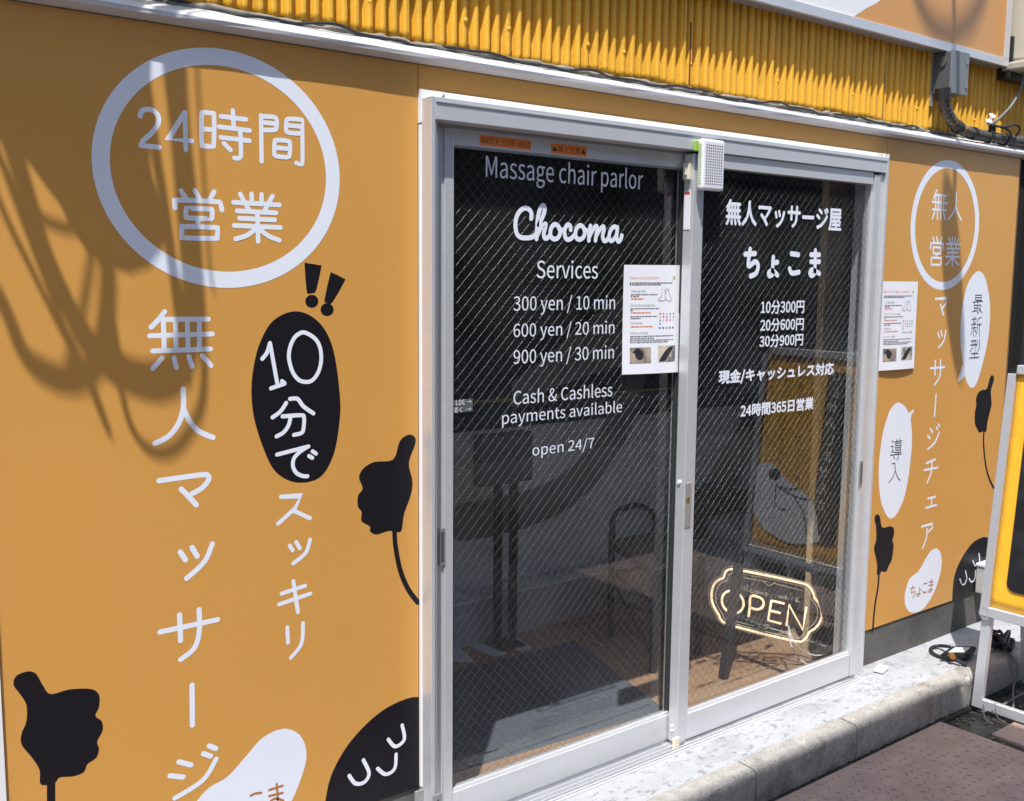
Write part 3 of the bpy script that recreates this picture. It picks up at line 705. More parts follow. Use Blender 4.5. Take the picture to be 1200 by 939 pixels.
# orange tape labels on the top rail
def tape(px, body, m, tm, parent, Y, pad=.06, tape_name='tape_label'):
    (x0, y0), (x1, y1) = px
    A = at(x0, y1, Y=Y); B = at(x1, y0, Y=Y)
    t = mkbox(tape_name, A.x, B.x, Y, Y+.0005, A.z, B.z, m, parent, label=body)
    h = B.z-A.z
    me = text_me(body); xs = [v.co.x for v in me.vertices]; ys = [v.co.y for v in me.vertices]
    sx = (B.x-A.x)*(1-2*pad)/(max(xs)-min(xs)); sz = h*.62/(max(ys)-min(ys))
    for v in me.vertices: v.co = (A.x+(B.x-A.x)*pad+(v.co.x-min(xs))*sx, Y-.0004, A.z+h*.19+(v.co.y-min(ys))*sz)
    link('lettering', me, tm, t)
    return t
tape(((562.5, 165.0), (622.5, 170.0)), 'WATCH  YOUR  HEAD', LORANGE, INK, ld, -.0056, .02)
tape(((645.7, 172.4), (687.7, 179.6)), '▲頭上注意▲', LORANGE, INK, ld, -.0056, .02)
sp = tape(((527.5, 467.5), (554.0, 484.5)), 'SILDE →', mat('clear_tape', (.10, .11, .115), .35), PAPER, ld, .0084, .04)
for c_ in list(sp.children): bpy.data.objects.remove(c_)
text('lettering', 'SILDE →', (528.5, 475.6), (552.5, 467.6), .0079, PAPER, ld)
text('lettering', '開く →', (530, 484.5), (552.5, 476.2), .0079, PAPER, ld)
# finger pull
def pull(px0, px1, Y, parent, name='finger_pull'):
    A = at(px0[0], px1[1], Y=Y); B = at(px1[0], px0[1], Y=Y)
    f = mkbox(name, A.x, B.x, Y-.0018, Y-.0002, A.z, B.z, ALUD, parent, .0005)
    mkbox('recess', A.x+.0045, B.x-.0045, Y-.0022, Y-.0019, A.z+.008, B.z-.008, HOLE, f)
    return f
pull((514.3, 618.6), (521.6, 663.6), -.0095, ld)
rd = empty('sliding_door', (2.141, -.03, .113), 'right sliding glass door with Japanese lettering, in front of the other door', 'sliding door', 'aluminium sliding doors')
mkbox('stile', 2.1415, 2.1760, -.045, -.0105, .1135, 1.7985, ALU, rd, .0015)
mkbox('stile', 2.1765, 2.1885, -.041, -.0105, .1135, 1.7985, ALU, rd, .001)
mkbox('stile', 2.9980, 3.0285, -.045, -.0105, .1135, 1.7985, ALU, rd, .002)
mkbox('stile', 2.9930, 2.9975, -.036, -.0105, .1135, 1.7985, ALU, rd, .0005)
mkbox('rail', 2.189, 2.9925, -.043, -.0105, 1.7670, 1.8050, ALUH, rd, .001)
mkbox('rail', 2.189, 2.9925, -.043, -.0105, .1140, .1930, ALUH, rd, .002)
mkbox('rail_bead', 2.189, 2.9925, -.038, -.030, .1935, .2010, mat('bright_bead', (.82, .83, .85), .3, .5), rd, .0008)
pane(2.189, 2.9925, .201, 1.7665, -.028, rd)
wire_mesh(2.189, 2.9925, .201, 1.7665, -.025, rd)
b = bmesh.new(); box(b, 2.1478, 2.1560, -.0095, -.0005, .2, 1.76); obj('brush_seal', b, GASK, rd)
YR = -.0292
def jp(body, lb, rt_, bold=.0011): return text('lettering', body, lb, rt_, YR, WHITEP, rd, label=body, bold=bold)
jp('無人マッサージ屋', (850.6, 263.2), (986.4, 244.5), .0022)
jp('10分300円', (891.6, 368.2), (942.6, 352.0))
jp('20分600円', (891.0, 388.9), (942.0, 372.6))
jp('30分900円', (890.0, 407.6), (941.2, 391.0))
jp('現金/キャッシュレス対応', (842.3, 451.6), (977.2, 425.0), .0018)
jp('24時間365日営業', (867.8, 489.4), (953.4, 465.5), .0014)
strokes('lettering', [[(285,155),(385,148)], [(335,105),(318,270),(385,230),(415,270),(395,345),(340,375)], [(568,185),(560,310),(565,350),(530,372),(522,340),(560,320),(610,365)], [(585,240),(610,235)],
    [(750,150),(820,160)], [(730,300),(755,345),(825,335)], [(945,160),(1030,160)], [(945,230),(1030,230)], [(990,118),(985,300),(980,350),(950,370),(935,340),(960,310),(1030,350)]],
    .0155, YR, WHITEP, rd, (840, 280), 8.571, label='ちょこま')
A = at(801.8, 618.6, Y=-.0455); B = at(810.2, 565.8, Y=-.0455)
lk = mkbox('lock_plate', A.x, B.x, -.0475, -.0456, A.z, B.z, mat('lock_plate', (.42, .40, .38), .45, .5), rd, .0006)
c_ = at(805.8, 585, Y=-.048); b = bmesh.new(); cyl(b, (c_.x, -.0505, c_.z), (c_.x, -.0477, c_.z), .0062, 18); obj('keyhole', b, BRASS, lk)
pull((1006.3, 540), (1011.2, 570), -.0455, rd)
b = bmesh.new(); c_ = at(796, 565, X=2.141); cyl(b, (2.137, c_.y, c_.z), (2.1412, c_.y, c_.z), .006, 16); obj('stud', b, PLASTW, rd)
# catch at the meeting stile
cz = at(805, 197, Y=-.03)
b = bmesh.new(); box(b, 2.128, 2.1405, -.038, -.016, 1.728, 1.775, .003); box(b, 2.122, 2.1275, -.034, -.022, 1.740, 1.762, .002); obj('catch', b, CREAM, rd)
b = bmesh.new(); box(b, 2.1400, 2.1413, -.036, -.014, 1.595, 1.70); st_ = obj('sticker', b, PAPER, rd, 'small white warning sticker with red tip')
mkbox('print', 2.1395, 2.1399, -.034, -.016, 1.690, 1.698, mat('red_print', (.55, .06, .03), .5), st_)
b = bmesh.new(); box(b, 2.118, 2.143, -.056, -.046, .098, .140, .004); box(b, 2.124, 2.138, -.052, -.046, .085, .097, .002); obj('stopper', b, CREAM, rd)
for zz in (.150, .162):
    b = bmesh.new(); cyl(b, (2.137, -.026, zz), (2.1412, -.026, zz), .0045, 12); obj('stud', b, PLASTW, rd)

# ================================================================== SENSOR BOX on the header
A = at(822.8, 222.3, Y=-.076); B = at(850.6, 165.2, Y=-.076)
sb = empty('perforated_box', (A.x, -.09, A.z), 'white perforated plastic box fixed to the head of the door frame', 'sensor box')
b = bmesh.new(); box(b, A.x, B.x, -.076, -.0530, A.z, B.z, .008, 4); obj('case', b, PLASTW, sb, smooth=False)
h = bmesh.new()
for i in range(8):
    for j in range(15):
        x = A.x+.0145+(B.x-A.x-.029)*i/7; z = A.z+.017+(B.z-A.z-.034)*j/14
        cyl(h, (x, -.0765, z), (x, -.0761, z), .0023, 8)
obj('perforation', h, HOLE, sb)['kind'] = 'stuff'
h = bmesh.new()
for j in range(15):
    z = A.z+.017+(B.z-A.z-.034)*j/14
    for y in (-.068, -.063): cyl(h, (A.x-.0005, y, z), (A.x, y, z), .0022, 8)
obj('side_perforation', h, GREENP, sb)['kind'] = 'stuff'
mkbox('green_glow_tab', A.x-.016, A.x-.001, -.062, -.0530, B.z-.034, B.z-.006, GREENP, sb, .002)  # green glow of sunlight by the box, put in as a coloured tab

# ================================================================== FLASHING above panels
fl = empty('flashing', (2, 0, 1.93), 'pale metal drip flashing between the orange panels and the yellow siding', 'flashing')
prof = [(0.006, 1.9305), (-0.027, 1.9395), (-0.0285, 1.9475), (-0.020, 1.9500), (-0.017, 1.9560), (.030, 1.9720), (.052, 1.9835), (.060, 1.9835), (.060, 1.9305)]
b = bmesh.new(); n = 60; rows = []
for k in range(n+1):
    x = -1.2+5.5*k/n; dz = .0025*math.sin(x*1.9)+random.uniform(-.0005, .0005)
    rows.append([b.verts.new((x, y+(random.uniform(-.0006, .0006) if y < 0 else 0), z+(dz if y > 0.01 and z > 1.95 else 0))) for y, z in prof])
for k in range(n):
    for q in range(len(prof)): b.faces.new((rows[k][q], rows[k+1][q], rows[k+1][(q+1) % len(prof)], rows[k][(q+1) % len(prof)]))
obj('drip_profile', b, FLASH, fl)
b = bmesh.new(); pts = []                                      # ragged bead of sealant under the siding
for k in range(260): pts.append((-1.1+5.3*k/259, .046+random.uniform(-.004, .002), 1.985+random.uniform(-.003, .003)))
tube(b, pts, [.0055+random.uniform(-.002, .0035) for _ in pts], 7); obj('sealant', b, SEAL, fl, smooth=True)
mkbox('shadow_gap', -1.2, 4.08, .0005, .0035, 1.9300, 1.9304, GASK, fl)

# ================================================================== CORRUGATED SIDING
sd = empty('siding', (2, .05, 1.99), 'yellow painted corrugated metal siding above the flashing', 'siding')
def corr(x0, x1, z0, z1, yoff):
    b = bmesh.new(); pitch = .0322; per = 12; n = int((x1-x0)/pitch*per); rows = []
    for k in range(n+1):
        x = x0+(x1-x0)*k/n; ph = (x/pitch) % 1
        w = math.cos(2*math.pi*ph); w = max(-1, min(1, w*1.7))
        y = .063+yoff-.0085*w-(.0026*((int(x/pitch+.5)*7) % 3) if w > 0 else 0)*max(0, w)
        zb = z0+.004*math.sin(x*7)+.0025*math.sin(x*31)+random.uniform(-.0012, .0012)
        col = [(zb), zb+.02, zb+.1, z1]
        rows.append([b.verts.new((x+random.uniform(-.0004, .0004), y+random.uniform(-.0004, .0004), z)) for z in col])
    for k in range(n):
        for q in range(3): b.faces.new((rows[k][q], rows[k+1][q], rows[k+1][q+1], rows[k][q+1]))
    o = obj('corrugated_sheet', b, YEL, sd, smooth=True)
    md = o.modifiers.new('thickness', 'SOLIDIFY'); md.thickness = .0014; md.offset = 1
    return o
seams = [-1.3, .39, 1.285, 2.215, 3.165, 3.98, 4.9]
for i in range(6): corr(seams[i]-.03, seams[i+1], 1.9885, 3.4, -.0022*(i % 2))
b = bmesh.new()
for x in [1.05+.129*k for k in range(27)]:
    xr = round(x/.0322)*.0322; z = 2.06+random.uniform(-.006, .006)
    m4 = Matrix.Translation((xr, .052, z))
    bmesh.ops.create_uvsphere(b, u_segments=10, v_segments=6, radius=.0058, matrix=m4 @ Matrix.Diagonal((1, .55, 1, 1)))
o = obj('screw_head', b, YEL, sd, smooth=True); o['kind'] = 'stuff'
for x in (2.2155, 3.166):
    mkbox('rust_streak', x, x+.0035, .0500, .0535, 2.0, 2.17, RUST, sd)
# thin black cable lying on the flashing
b = bmesh.new(); pts = [(-1.0, .02, 1.985)]
for k in range(90):
    x = -.9+k*.05; pts.append((x, .034+.006*math.sin(k*1.7)+.004*math.sin(k*.6), 1.984+.005*math.sin(k*.83)+.003*math.sin(k*2.1)))
pts = [p for p in pts if p[0] < 3.45]
tube(b, spline(pts, n=3), .0034, 7); tag(obj('thin_cable', b, CABLE, smooth=True), 'thin black cable lying along the top of the flashing', 'cable')

# ================================================================== LIGHTBOX SIGN
lb = empty('lightbox_sign', (2, 0, 2.25), 'wide shop sign at the top edge with an aluminium frame, white and orange face', 'shop sign')
SX0, SX1, SZ0, SZ1 = 0.05, 3.889, 2.2535, 3.20
b = bmesh.new(); box(b, SX0+.003, SX1-.003, .012, .0535, SZ0+.0005, SZ1); obj('case', b, ALUD, lb)
mkbox('frame', SX0, SX1, -.001, .0115, SZ0, SZ0+.030, ALUH, lb, .001)
mkbox('frame', SX1-.034, SX1, -.001, .0115, SZ0+.0305, SZ1, ALU, lb, .001)
mkbox('frame', SX0, SX0+.03, -.001, .0115, SZ0+.0305, SZ1, ALU, lb, .001)
mkbox('frame', SX0+.0305, SX1-.0345, -.001, .0115, SZ1-.03, SZ1, ALUH, lb, .001)
mkbox('face', SX0+.0305, SX1-.0345, .003, .010, SZ0+.0305, SZ1-.0305, SIGNOR, lb)
rc = (SX0+.031, SX1-.035, SZ0+.031, SZ1-.031)
shape('white_field', [(300,-500),(860,-300),(1000,-160),(1040,-60),(1038,-8),(1012,12),(1000,20.5),(985,38),(940,60),(700,40),(300,-60),(200,-300)], .0026, SIGNWH, lb, rect=rc)
b = bmesh.new()
for x in (2.6, 3.05, 3.5, 3.8): cyl(b, (x, .03, SZ0-.003), (x, .03, SZ0+.0003), .005, 10)
obj('screw', b, BRACK, lb)

# ================================================================== JUNCTION BOX + CONDUIT
jb = empty('junction_box', (3.43, .0, 2.17), 'grey metal junction box hanging below the corner of the shop sign', 'junction box')
A = at(1112, 108, Y=-.018); B = at(1134.5, 64, Y=-.018)
b = bmesh.new(); box(b, A.x, B.x, -.018, .048, A.z, B.z, .004, 2); obj('case', b, GREYBOX, jb)
mkbox('lid_flange', A.x-.004, B.x+.003, -.023, -.0185, A.z-.003, B.z+.003, mat('grey_lid', (.19, .20, .205), .4, noise=.1), jb, .002)
b = bmesh.new(); cyl(b, (A.x-.001, .012, B.z-.035), (A.x-.0052, .012, B.z-.035), .017, 20); obj('knockout', b, GREYBOX, jb)
for z in (A.z+.03, B.z-.03): mkbox('latch', B.x-.016, B.x-.006, -.0265, -.0233, z-.008, z+.008, ALUD, jb, .001)
b = bmesh.new(); box(b, A.x-.006, A.x+.012, .046, .052, A.z-.04, B.z+.01); obj('mounting_plate', b, BRACK, jb)
pc = empty('conduit', (3.45, 0, 2.0), 'black and grey corrugated conduit curving from the junction box along the flashing', 'conduit')
cp = [at(1105, 106, Y=-.01), at(1106.5, 120, Y=-.01), at(1112, 136, Y=-.01), at(1122, 149, Y=-.008), at(1140, 156.5, Y=-.005), at(1162, 161, Y=-.003), at(1185, 165, Y=0), at(1203, 166, Y=0), at(1235, 168, Y=0)]
q = spline(cp, n=14)
rr = [.0185+.0022*(1 if (i % 4) < 2 else -1)*(1 if i > 20 else .2) for i in range(len(q))]
b = bmesh.new(); tube(b, q, rr, 14); obj('pipe', b, mat('conduit', (.055, .052, .05), .6, noise=.5, scale=25, col2=(.22, .15, .05), fac2=(.34, .46)), pc, smooth=True)
for i in (0, 1):
    p0, p1 = q[0], q[3]
b = bmesh.new(); tube(b, [at(1104.5, 107, Y=-.01)+Vector((0, 0, .01)), at(1105, 118, Y=-.01)], .026, 14); obj('connector', b, CABLE, pc)
for px in ((1121, 147), (1140, 157), (1160, 161), (1178, 164)):
    i0 = min(range(len(q)), key=lambda i: (q[i]-at(*px, Y=-.005)).length); i0 = max(1, min(i0, len(q)-2))
    t = (q[i0+1]-q[i0-1]).normalized()
    b = bmesh.new(); tube(b, [q[i0]-t*.008, q[i0]+t*.008], .0235, 12); obj('cable_tie', b, CABLE, pc)
# loose cables at the right end
def cable(name, pts, r, m, label, Y0=None, cat='cable', group=None):
    b = bmesh.new(); tube(b, spline(pts, n=6), r, 8); o = obj(name, b, m, smooth=True); return tag(o, label, cat, group)
cable('cable', [at(1225,20,Y=-.03), at(1203,62,Y=-.03), at(1199,95,Y=-.02), at(1188,120,Y=-.01), at(1172,138,Y=0), at(1160,147,Y=.01)], .0058, CABLEG, 'grey cable sweeping down from the right corner of the sign to the taped joint')
cable('cable', [at(1162,147,Y=-.01), at(1178,149,Y=-.03), at(1190,146,Y=-.04), at(1195,152,Y=-.04), at(1190,160,Y=-.02), at(1186,163,Y=-.02)], .0042, CABLE, 'short black cable loop from the taped joint back to the conduit')
cable('cable', [at(1172,149,Y=-.01), at(1182,153,Y=-.03), at(1186,162,Y=-.02)], .0036, CABLE, 'short straight black lead beside the cable loop on the conduit')
tj = empty('taped_joint', at(1160,150,Y=0), 'black cable joint wrapped in torn white tape above the conduit', 'cable joint')
b = bmesh.new(); cyl(b, at(1162,160,Y=0), at(1163,146,Y=0), .013, 12); obj('sleeve', b, CABLE, tj, smooth=True)
b = bmesh.new()
for k in range(5):
    p = at(1160+random.uniform(-3, 6), 139+random.uniform(-4, 5), Y=-.01)
    bmesh.ops.create_icosphere(b, subdivisions=2, radius=.013, matrix=Matrix.Translation(p) @ Matrix.Rotation(random.random()*3, 4, 'X') @ Matrix.Diagonal((1.3, .5, .9, 1)))
for v in b.verts: v.co += Vector((random.uniform(-.003, .003),)*3)
obj('tape', b, PLASTW, tj)
# beige meter housing at the right edge
mb = empty('meter_housing', (4.0, 0, 2.3), 'beige plastic housing on a black bracket at the right edge beside the sign', 'meter box')
A = at(1199, 60, Y=-.02)
mkbox('case', A.x-.03, A.x+.16, -.07, .03, A.z-.04, A.z+.30, BEIGE, mb, .012)
mkbox('cap', A.x-.05, A.x+.17, -.08, .035, A.z-.075, A.z-.041, mat('beige_cap', (.42, .38, .31), .5), mb, .008)
mkbox('bracket', 3.905, 4.16, .0, .05, 2.215, 2.37, DARK, mb, .003)

# ================================================================== POSTERS
def poster(corners, Y, label, jp_=False, bow=.004):
    TL, TR, BR, BL = [at(*c, Y=Y) for c in corners]
    po = empty('paper_notice', BL, label, 'poster', 'paper notices about the massage chairs')
    def P(u, v, d=0.0):                       # u across, v up
        a = BL.lerp(BR, u); c = TL.lerp(TR, u); p = a.lerp(c, v)
        p.y = Y-bow*math.sin(u*math.pi)*(1-v)*.8-bow*.6*(1-v)**2-.0004-d
        return p
    b = bmesh.new(); n = 12
    g = [[b.verts.new(P(i/n, j/n)) for j in range(n+1)] for i in range(n+1)]
    for i in range(n):
        for j in range(n): b.faces.new((g[i][j], g[i+1][j], g[i+1][j+1], g[i][j+1]))
    obj('sheet', b, PAPER, po, smooth=True)
    def bars(name, rects, m, d=.0006):
        b = bmesh.new()
        for (u0, u1, v0, v1) in rects:
            k = 6
            lo = [b.verts.new(P(u0+(u1-u0)*i/k, v0, d)) for i in range(k+1)]; hi = [b.verts.new(P(u0+(u1-u0)*i/k, v1, d)) for i in range(k+1)]
            for i in range(k): b.faces.new((lo[i], lo[i+1], hi[i+1], hi[i]))
        return obj(name, b, m, po)
    def words(u0, u1, v, h):
        r = []; u = u0
        while u < u1:
            w = random.uniform(.02, .07); r.append((u, min(u+w, u1), v-h, v)); u += w+.010
        return r
    def tx(body, u, v, h, m, off=0.0, wid=None):
        me = text_me(body, off); ys = max(v_.co.y for v_ in me.vertices); xs0 = min(v_.co.x for v_ in me.vertices); xs1 = max(v_.co.x for v_ in me.vertices)
        H = (TL-BL).length; Wd = (TR-TL).length; s_ = h*H/ys
        sx = s_ if wid is None else wid*Wd/(xs1-xs0)
        for v_ in me.vertices:
            v_.co = P(u+(v_.co.x-xs0)*sx/Wd, v+v_.co.y*s_/H, .0008)
        link('heading', me, m, po)
    grey = mat('grey_ink', (.16, .16, .18), .6); org = mat('orange_ink', (.75, .22, .05), .6)
    if jp_:
        tx('無人マッサージ屋ちょこまの使い方', .09, .875, .026, org, wid=.70); heads = ['1 ご来店受付', '2 マッサージチェアに座る', '3 お支払い', '4 マッサージ開始']
    else:
        tx('How to use Chocoma', .10, .875, .024, org, wid=.50); heads = ['1 Massage chair', '2 Sit on the massage chair', '3 Pay money', '4 Enjoy a massage']
    for hd, v, w in zip(heads, (.755, .625, .462, .372), (.26, .42, .20, .30)): tx(hd, .12, v, .020, grey, wid=w)
    r = words(.10, .86, .842, .009)+words(.10, .64, .826, .009)
    for v, e in ((.735, .58), (.718, .26), (.607, .62), (.590, .16), (.535, .58), (.517, .30), (.352, .88), (.333, .52), (.315, .88), (.297, .78)): r += words(.12, e, v, .008)
    bars('body_text', r, grey)['kind'] = 'stuff'
    r = words(.13, .34, .697, .009)+words(.13, .46, .570, .009)+words(.13, .50, .442, .009)
    bars('orange_text', r, org)['kind'] = 'stuff'
    cols = [(.7,.08,.08), (.85,.55,.1), (.1,.25,.6), (.1,.45,.2), (.5,.5,.55), (.65,.1,.25)]
    for k in range(18):
        i, j = k % 5, k//5
        if k == 15: i, j = 0, 3
        if k > 15: continue
        bars('payment_mark', [(.62+i*.062, .645+i*.062, .545-j*.030, .560-j*.030)], mat('mark_ink', cols[k*5 % 6], .6))
    for i in range(5): bars('payment_mark', [(.61+i*.062, .642+i*.062, .415, .430)], mat('mark_ink', (.05, .2, .6) if i != 2 else (.5, .4, .1), .6))
    bars('badge', [(.872, .892, .868, .900)], mat('badge_ink', (.10, .45, .12), .5)); bars('badge', [(.852, .871, .868, .900)], mat('badge_ink2', (.80, .72, .05), .5))
    # ankle and foot line drawing
    b = bmesh.new()
    for line in ([(.66,.785),(.665,.74),(.65,.715),(.60,.685),(.60,.675),(.70,.675),(.73,.70)], [(.70,.785),(.715,.76),(.74,.73)], [(.745,.79),(.77,.765),(.80,.79)], [(.74,.775),(.715,.73),(.73,.70),(.76,.672),(.83,.672),(.835,.69),(.80,.73),(.785,.76)]):
        pts = spline([Vector((u, v)) for u, v in line], n=4)
        for a, c in zip(pts[:-1], pts[1:]):
            t = (c-a); nn = Vector((-t.y, t.x)).normalized()*.0022
            vs = [b.verts.new(P(p.x, p.y, .0007)) for p in (a+nn, c+nn, c-nn, a-nn)]
            b.faces.new(vs)
    obj('foot_drawing', b, grey, po)['kind'] = 'stuff'
    bars('small_photo', [(.12, .47, .10, .245)], mat('photo_a', (.45, .36, .28), .5, col2=(.16, .14, .13), scale=22, fac2=(.42, .58)))
    bars('small_photo', [(.60, .92, .105, .255)], mat('photo_b', (.62, .54, .42), .5, col2=(.10, .11, .13), scale=18, fac2=(.42, .58)))
    for pts, d in (([(.16,.20),(.24,.235),(.34,.19),(.30,.13),(.22,.15),(.20,.19)], .0009), ([(.62,.12),(.72,.20),(.82,.245),(.88,.23),(.80,.17),(.74,.12),(.66,.11)], .0009)):
        b = bmesh.new(); q = spline([Vector(p) for p in pts], True, 4); tri = geometry.tessellate_polygon([[Vector((p.x, p.y, 0)) for p in q]]); vs = [b.verts.new(P(p.x, p.y, d)) for p in q]
        for t in tri: b.faces.new([vs[i] for i in t])
        obj('pictured_chair', b, INK, po)
    return po
poster([(731.2,310.5),(797.9,311),(793.6,436),(727.3,439)], .0035, 'white paper notice with orange heading taped inside the left glass door', bow=.008)
poster([(1032.2,329.7),(1075.7,330.2),(1070,431.5),(1027.2,434.8)], -.0035, 'white paper notice pinned to the orange panel right of the doors', True, bow=.005)

# ================================================================== SMALL THINGS OUTSIDE
bk = empty('metal_bracket', (1.30, -.01, .1), 'punched galvanised bracket at the foot of the left door jamb', 'bracket')
mkbox('plate', 1.262, 1.2855, -.0145, -.0090, .085, .2300, BRACK, bk, .001)
mkbox('plate', 1.2860, 1.3120, -.0560, -.0520, .085, .2300, BRACK, bk, .001)
for k in range(6):
    b = bmesh.new(); z = .215-k*.02; cyl(b, (1.300+(k % 2)*.005, -.0563, z), (1.300+(k % 2)*.005, -.0558, z), .0028, 10); obj('hole', b, HOLE, bk)
pb = empty('small_block', (3.14, -.06, .1), 'small white flat block lying on the mortar ledge beside the door', 'block')
A = at(1013, 785, Z=.104); B = at(1026, 778, Z=.104)
bb = bmesh.new(); box(bb, -.030, .030, -.017, .017, 0, .010, .002); o = obj('block', bb, PLASTW, pb); o.location = (0, 0, 0); pb.location = (A.x+.045, -.062, .103); pb.rotation_euler = (0, 0, .25)
# wall socket housing
A = at(1150, 697, Y=-.03); B = at(1162, 659, Y=-.03)
ws = empty('wall_socket', (A.x, 0, A.z), 'pale weatherproof socket housing on the black bean mascot behind the pavement sign', 'wall socket')
mkbox('housing', A.x, B.x+.02, -.045, -.0015, A.z, B.z-.01, mat('socket', (.50, .51, .48), .5, noise=.2, scale=12), ws, .006)
mkbox('hood', A.x-.004, B.x+.024, -.055, -.0015, B.z-.0095, B.z+.002, PLASTW, ws, .002)
# floodlight lying on the ledge
fl2 = empty('floodlight', at(1120, 768, Z=.10), 'black flat floodlight with its cable loop lying on the ledge', 'floodlight')
def quadprism(name, pts4, z0, z1, m, parent, bev=.004):
    b = bmesh.new(); lo = [b.verts.new((p.x, p.y, z0)) for p in pts4]; hi = [b.verts.new((p.x, p.y, z1)) for p in pts4]
    b.faces.new(lo[::-1]); b.faces.new(hi)
    for i in range(4): b.faces.new((lo[i], lo[(i+1) % 4], hi[(i+1) % 4], hi[i]))
    bmesh.ops.bevel(b, geom=b.edges[:], offset=bev, segments=2, affect='EDGES')
    return obj(name, b, m, parent)
z = .132
quadprism('body', [at(1102,766,Z=z), at(1115,757,Z=z), at(1144,757,Z=z), at(1137,767,Z=z)], .112, .132, DARK, fl2)
quadprism('lens', [at(1111,764,Z=z+.002), at(1119,758.5,Z=z+.002), at(1137,758.5,Z=z+.002), at(1131,764,Z=z+.002)], .1305, .134, mat('lens', (.55, .60, .58), .15), fl2, .001)
b = bmesh.new(); tube(b, [at(1114,769,Z=.13), at(1120,773,Z=.12), at(1133,780,Z=.105)], .008, 8); obj('stand_arm', b, DARK, fl2)
b = bmesh.new(); c_ = at(1115, 768, Z=.132); cyl(b, c_, c_+Vector((-.012, -.012, 0)), .010, 14); obj('knob', b, mat('copper', (.5, .2, .05), .4, .6), fl2)
b = bmesh.new(); tube(b, spline([at(1113,758,Z=.13), at(1101,757,Z=.11), at(1092,759,Z=.106), at(1091,763,Z=.106), at(1097,768,Z=.106), at(1106,770,Z=.11), at(1112,769,Z=.125)], n=6), .0062, 8); obj('cable_loop', b, CABLE, fl2, smooth=True)
b = bmesh.new(); bmesh.ops.create_icosphere(b, subdivisions=2, radius=.05, matrix=Matrix.Translation((0, 0, 0)))
b.free()
# clutter of adapters behind the pavement sign
pa = empty('power_adapter', at(1178, 750, Z=.1), 'black power adapter in a tangle of cables behind the pavement sign', 'adapter')
quadprism('body', [at(1167,752,Z=.13), at(1172,745,Z=.13), at(1190,750,Z=.13), at(1186,757,Z=.13)], .102, .135, DARK, pa)
b = bmesh.new()
for k in range(5):
    pts = [at(1160+random.uniform(-1, 26), 742+random.uniform(-6, 18), Z=.112+random.uniform(0, .05)) for _ in range(6)]
    tube(b, spline(pts, n=5), .005, 7)
obj('tangled_lead', b, CABLE, pa, smooth=True)
cable('cable', [at(1172,758,Z=.11), at(1184,768,Z=.10), at(1191,776,Z=.095), at(1193,788,Z=.06), at(1189,800,Z=.02), at(1187,812,Z=.005), at(1188,838,Z=.002)], .0036, CABLEG, 'pale grey lead hanging over the kerb behind the pavement sign')
cable('cable', [at(1150,835,Z=.002), at(1175,826,Z=.002), at(1195,815,Z=.002), at(1215,806,Z=.002)], .004, CABLEG, 'grey lead lying on the wet ground behind the pavement sign')
b = bmesh.new()
for k in range(60):
    p = at(random.uniform(1100, 1198), random.uniform(828, 872), Z=-.012); r = random.uniform(.002, .007)
    bmesh.ops.create_icosphere(b, subdivisions=1, radius=r, matrix=Matrix.Translation(p) @ Matrix.Diagonal((1, 1, .5, 1)))
tag(obj('gravel', b, mat('gravel', (.22, .21, .18), .9, noise=.4, scale=60)), 'scattered pebbles and grit on the wet ground by the pavement sign', 'gravel', kind='stuff')

# ================================================================== PAVEMENT SIGN (A-board) outside
ab = empty('pavement_sign', (3.35, -.6, 0), 'yellow and black A-board with an aluminium frame at the right edge', 'pavement sign')
YA, YB = -.288, -.80
def lean(z, t=0): return 3.352+.105*z + t*(.34)*(1-z/1.2)       # front face leans away; t=1: rear face
def bar(name, p0, p1, wx, wy, m, parent, bev=.002):
    """Rectangular bar from p0 to p1, wy wide along Y (or along Z when it runs along Y), wx deep along X."""
    p0, p1 = Vector(p0), Vector(p1); t = (p1-p0).normalized()
    if abs(t.y) > .7: a, c = Vector((1, 0, 0)), Vector((0.1, 0, 1)).normalized()
    else: a, c = Vector((1, 0, -t.x/max(t.z, .01))).normalized(), Vector((0, 1, 0))
    b = bmesh.new(); vs = []
    for p in (p0, p1):
        for sx, sy in ((-1, -1), (1, -1), (1, 1), (-1, 1)): vs.append(b.verts.new(p+a*wx/2*sx+c*wy/2*sy))
    b.faces.new(vs[:4][::-1]); b.faces.new(vs[4:])
    for i in range(4): b.faces.new((vs[i], vs[(i+1) % 4], vs[4+(i+1) % 4], vs[4+i]))
    if bev: bmesh.ops.bevel(b, geom=b.edges[:], offset=bev, segments=1, affect='EDGES')
    return obj(name, b, m, parent)
AFR = mat('sign_frame', (.66, .67, .70), .35, .55, noise=.05, scale=6)
bar('leg', (lean(.0)+.012, YA-.020, .002), (lean(.318)+.012, YA-.020, .318), .022, .034, AFR, ab)
bar('leg', (lean(.0)+.012, YB+.020, .002), (lean(.318)+.012, YB+.020, .318), .022, .034, AFR, ab)
bar('stretcher', (lean(.018)+.012, YA-.038, .020), (lean(.018)+.012, YB+.038, .020), .020, .034, AFR, ab)
bar('frame_side', (lean(.322), YA-.014, .322), (lean(1.15), YA-.014, 1.15), .030, .028, AFR, ab)
bar('frame_side', (lean(.322), YB+.014, .322), (lean(1.15), YB+.014, 1.15), .030, .028, AFR, ab)
bar('frame_rail', (lean(.340), YA-.029, .340), (lean(.340), YB+.029, .340), .030, .034, AFR, ab)
bar('frame_rail', (lean(1.165), YA-.029, 1.166), (lean(1.165), YB+.029, 1.166), .030, .030, AFR, ab)
b = bmesh.new(); cyl(b, (lean(1.15)+.002, YA-.030, 1.150), (lean(1.15)+.028, YA-.030, 1.152), .030, 20); obj('corner_cap', b, DARK, ab)
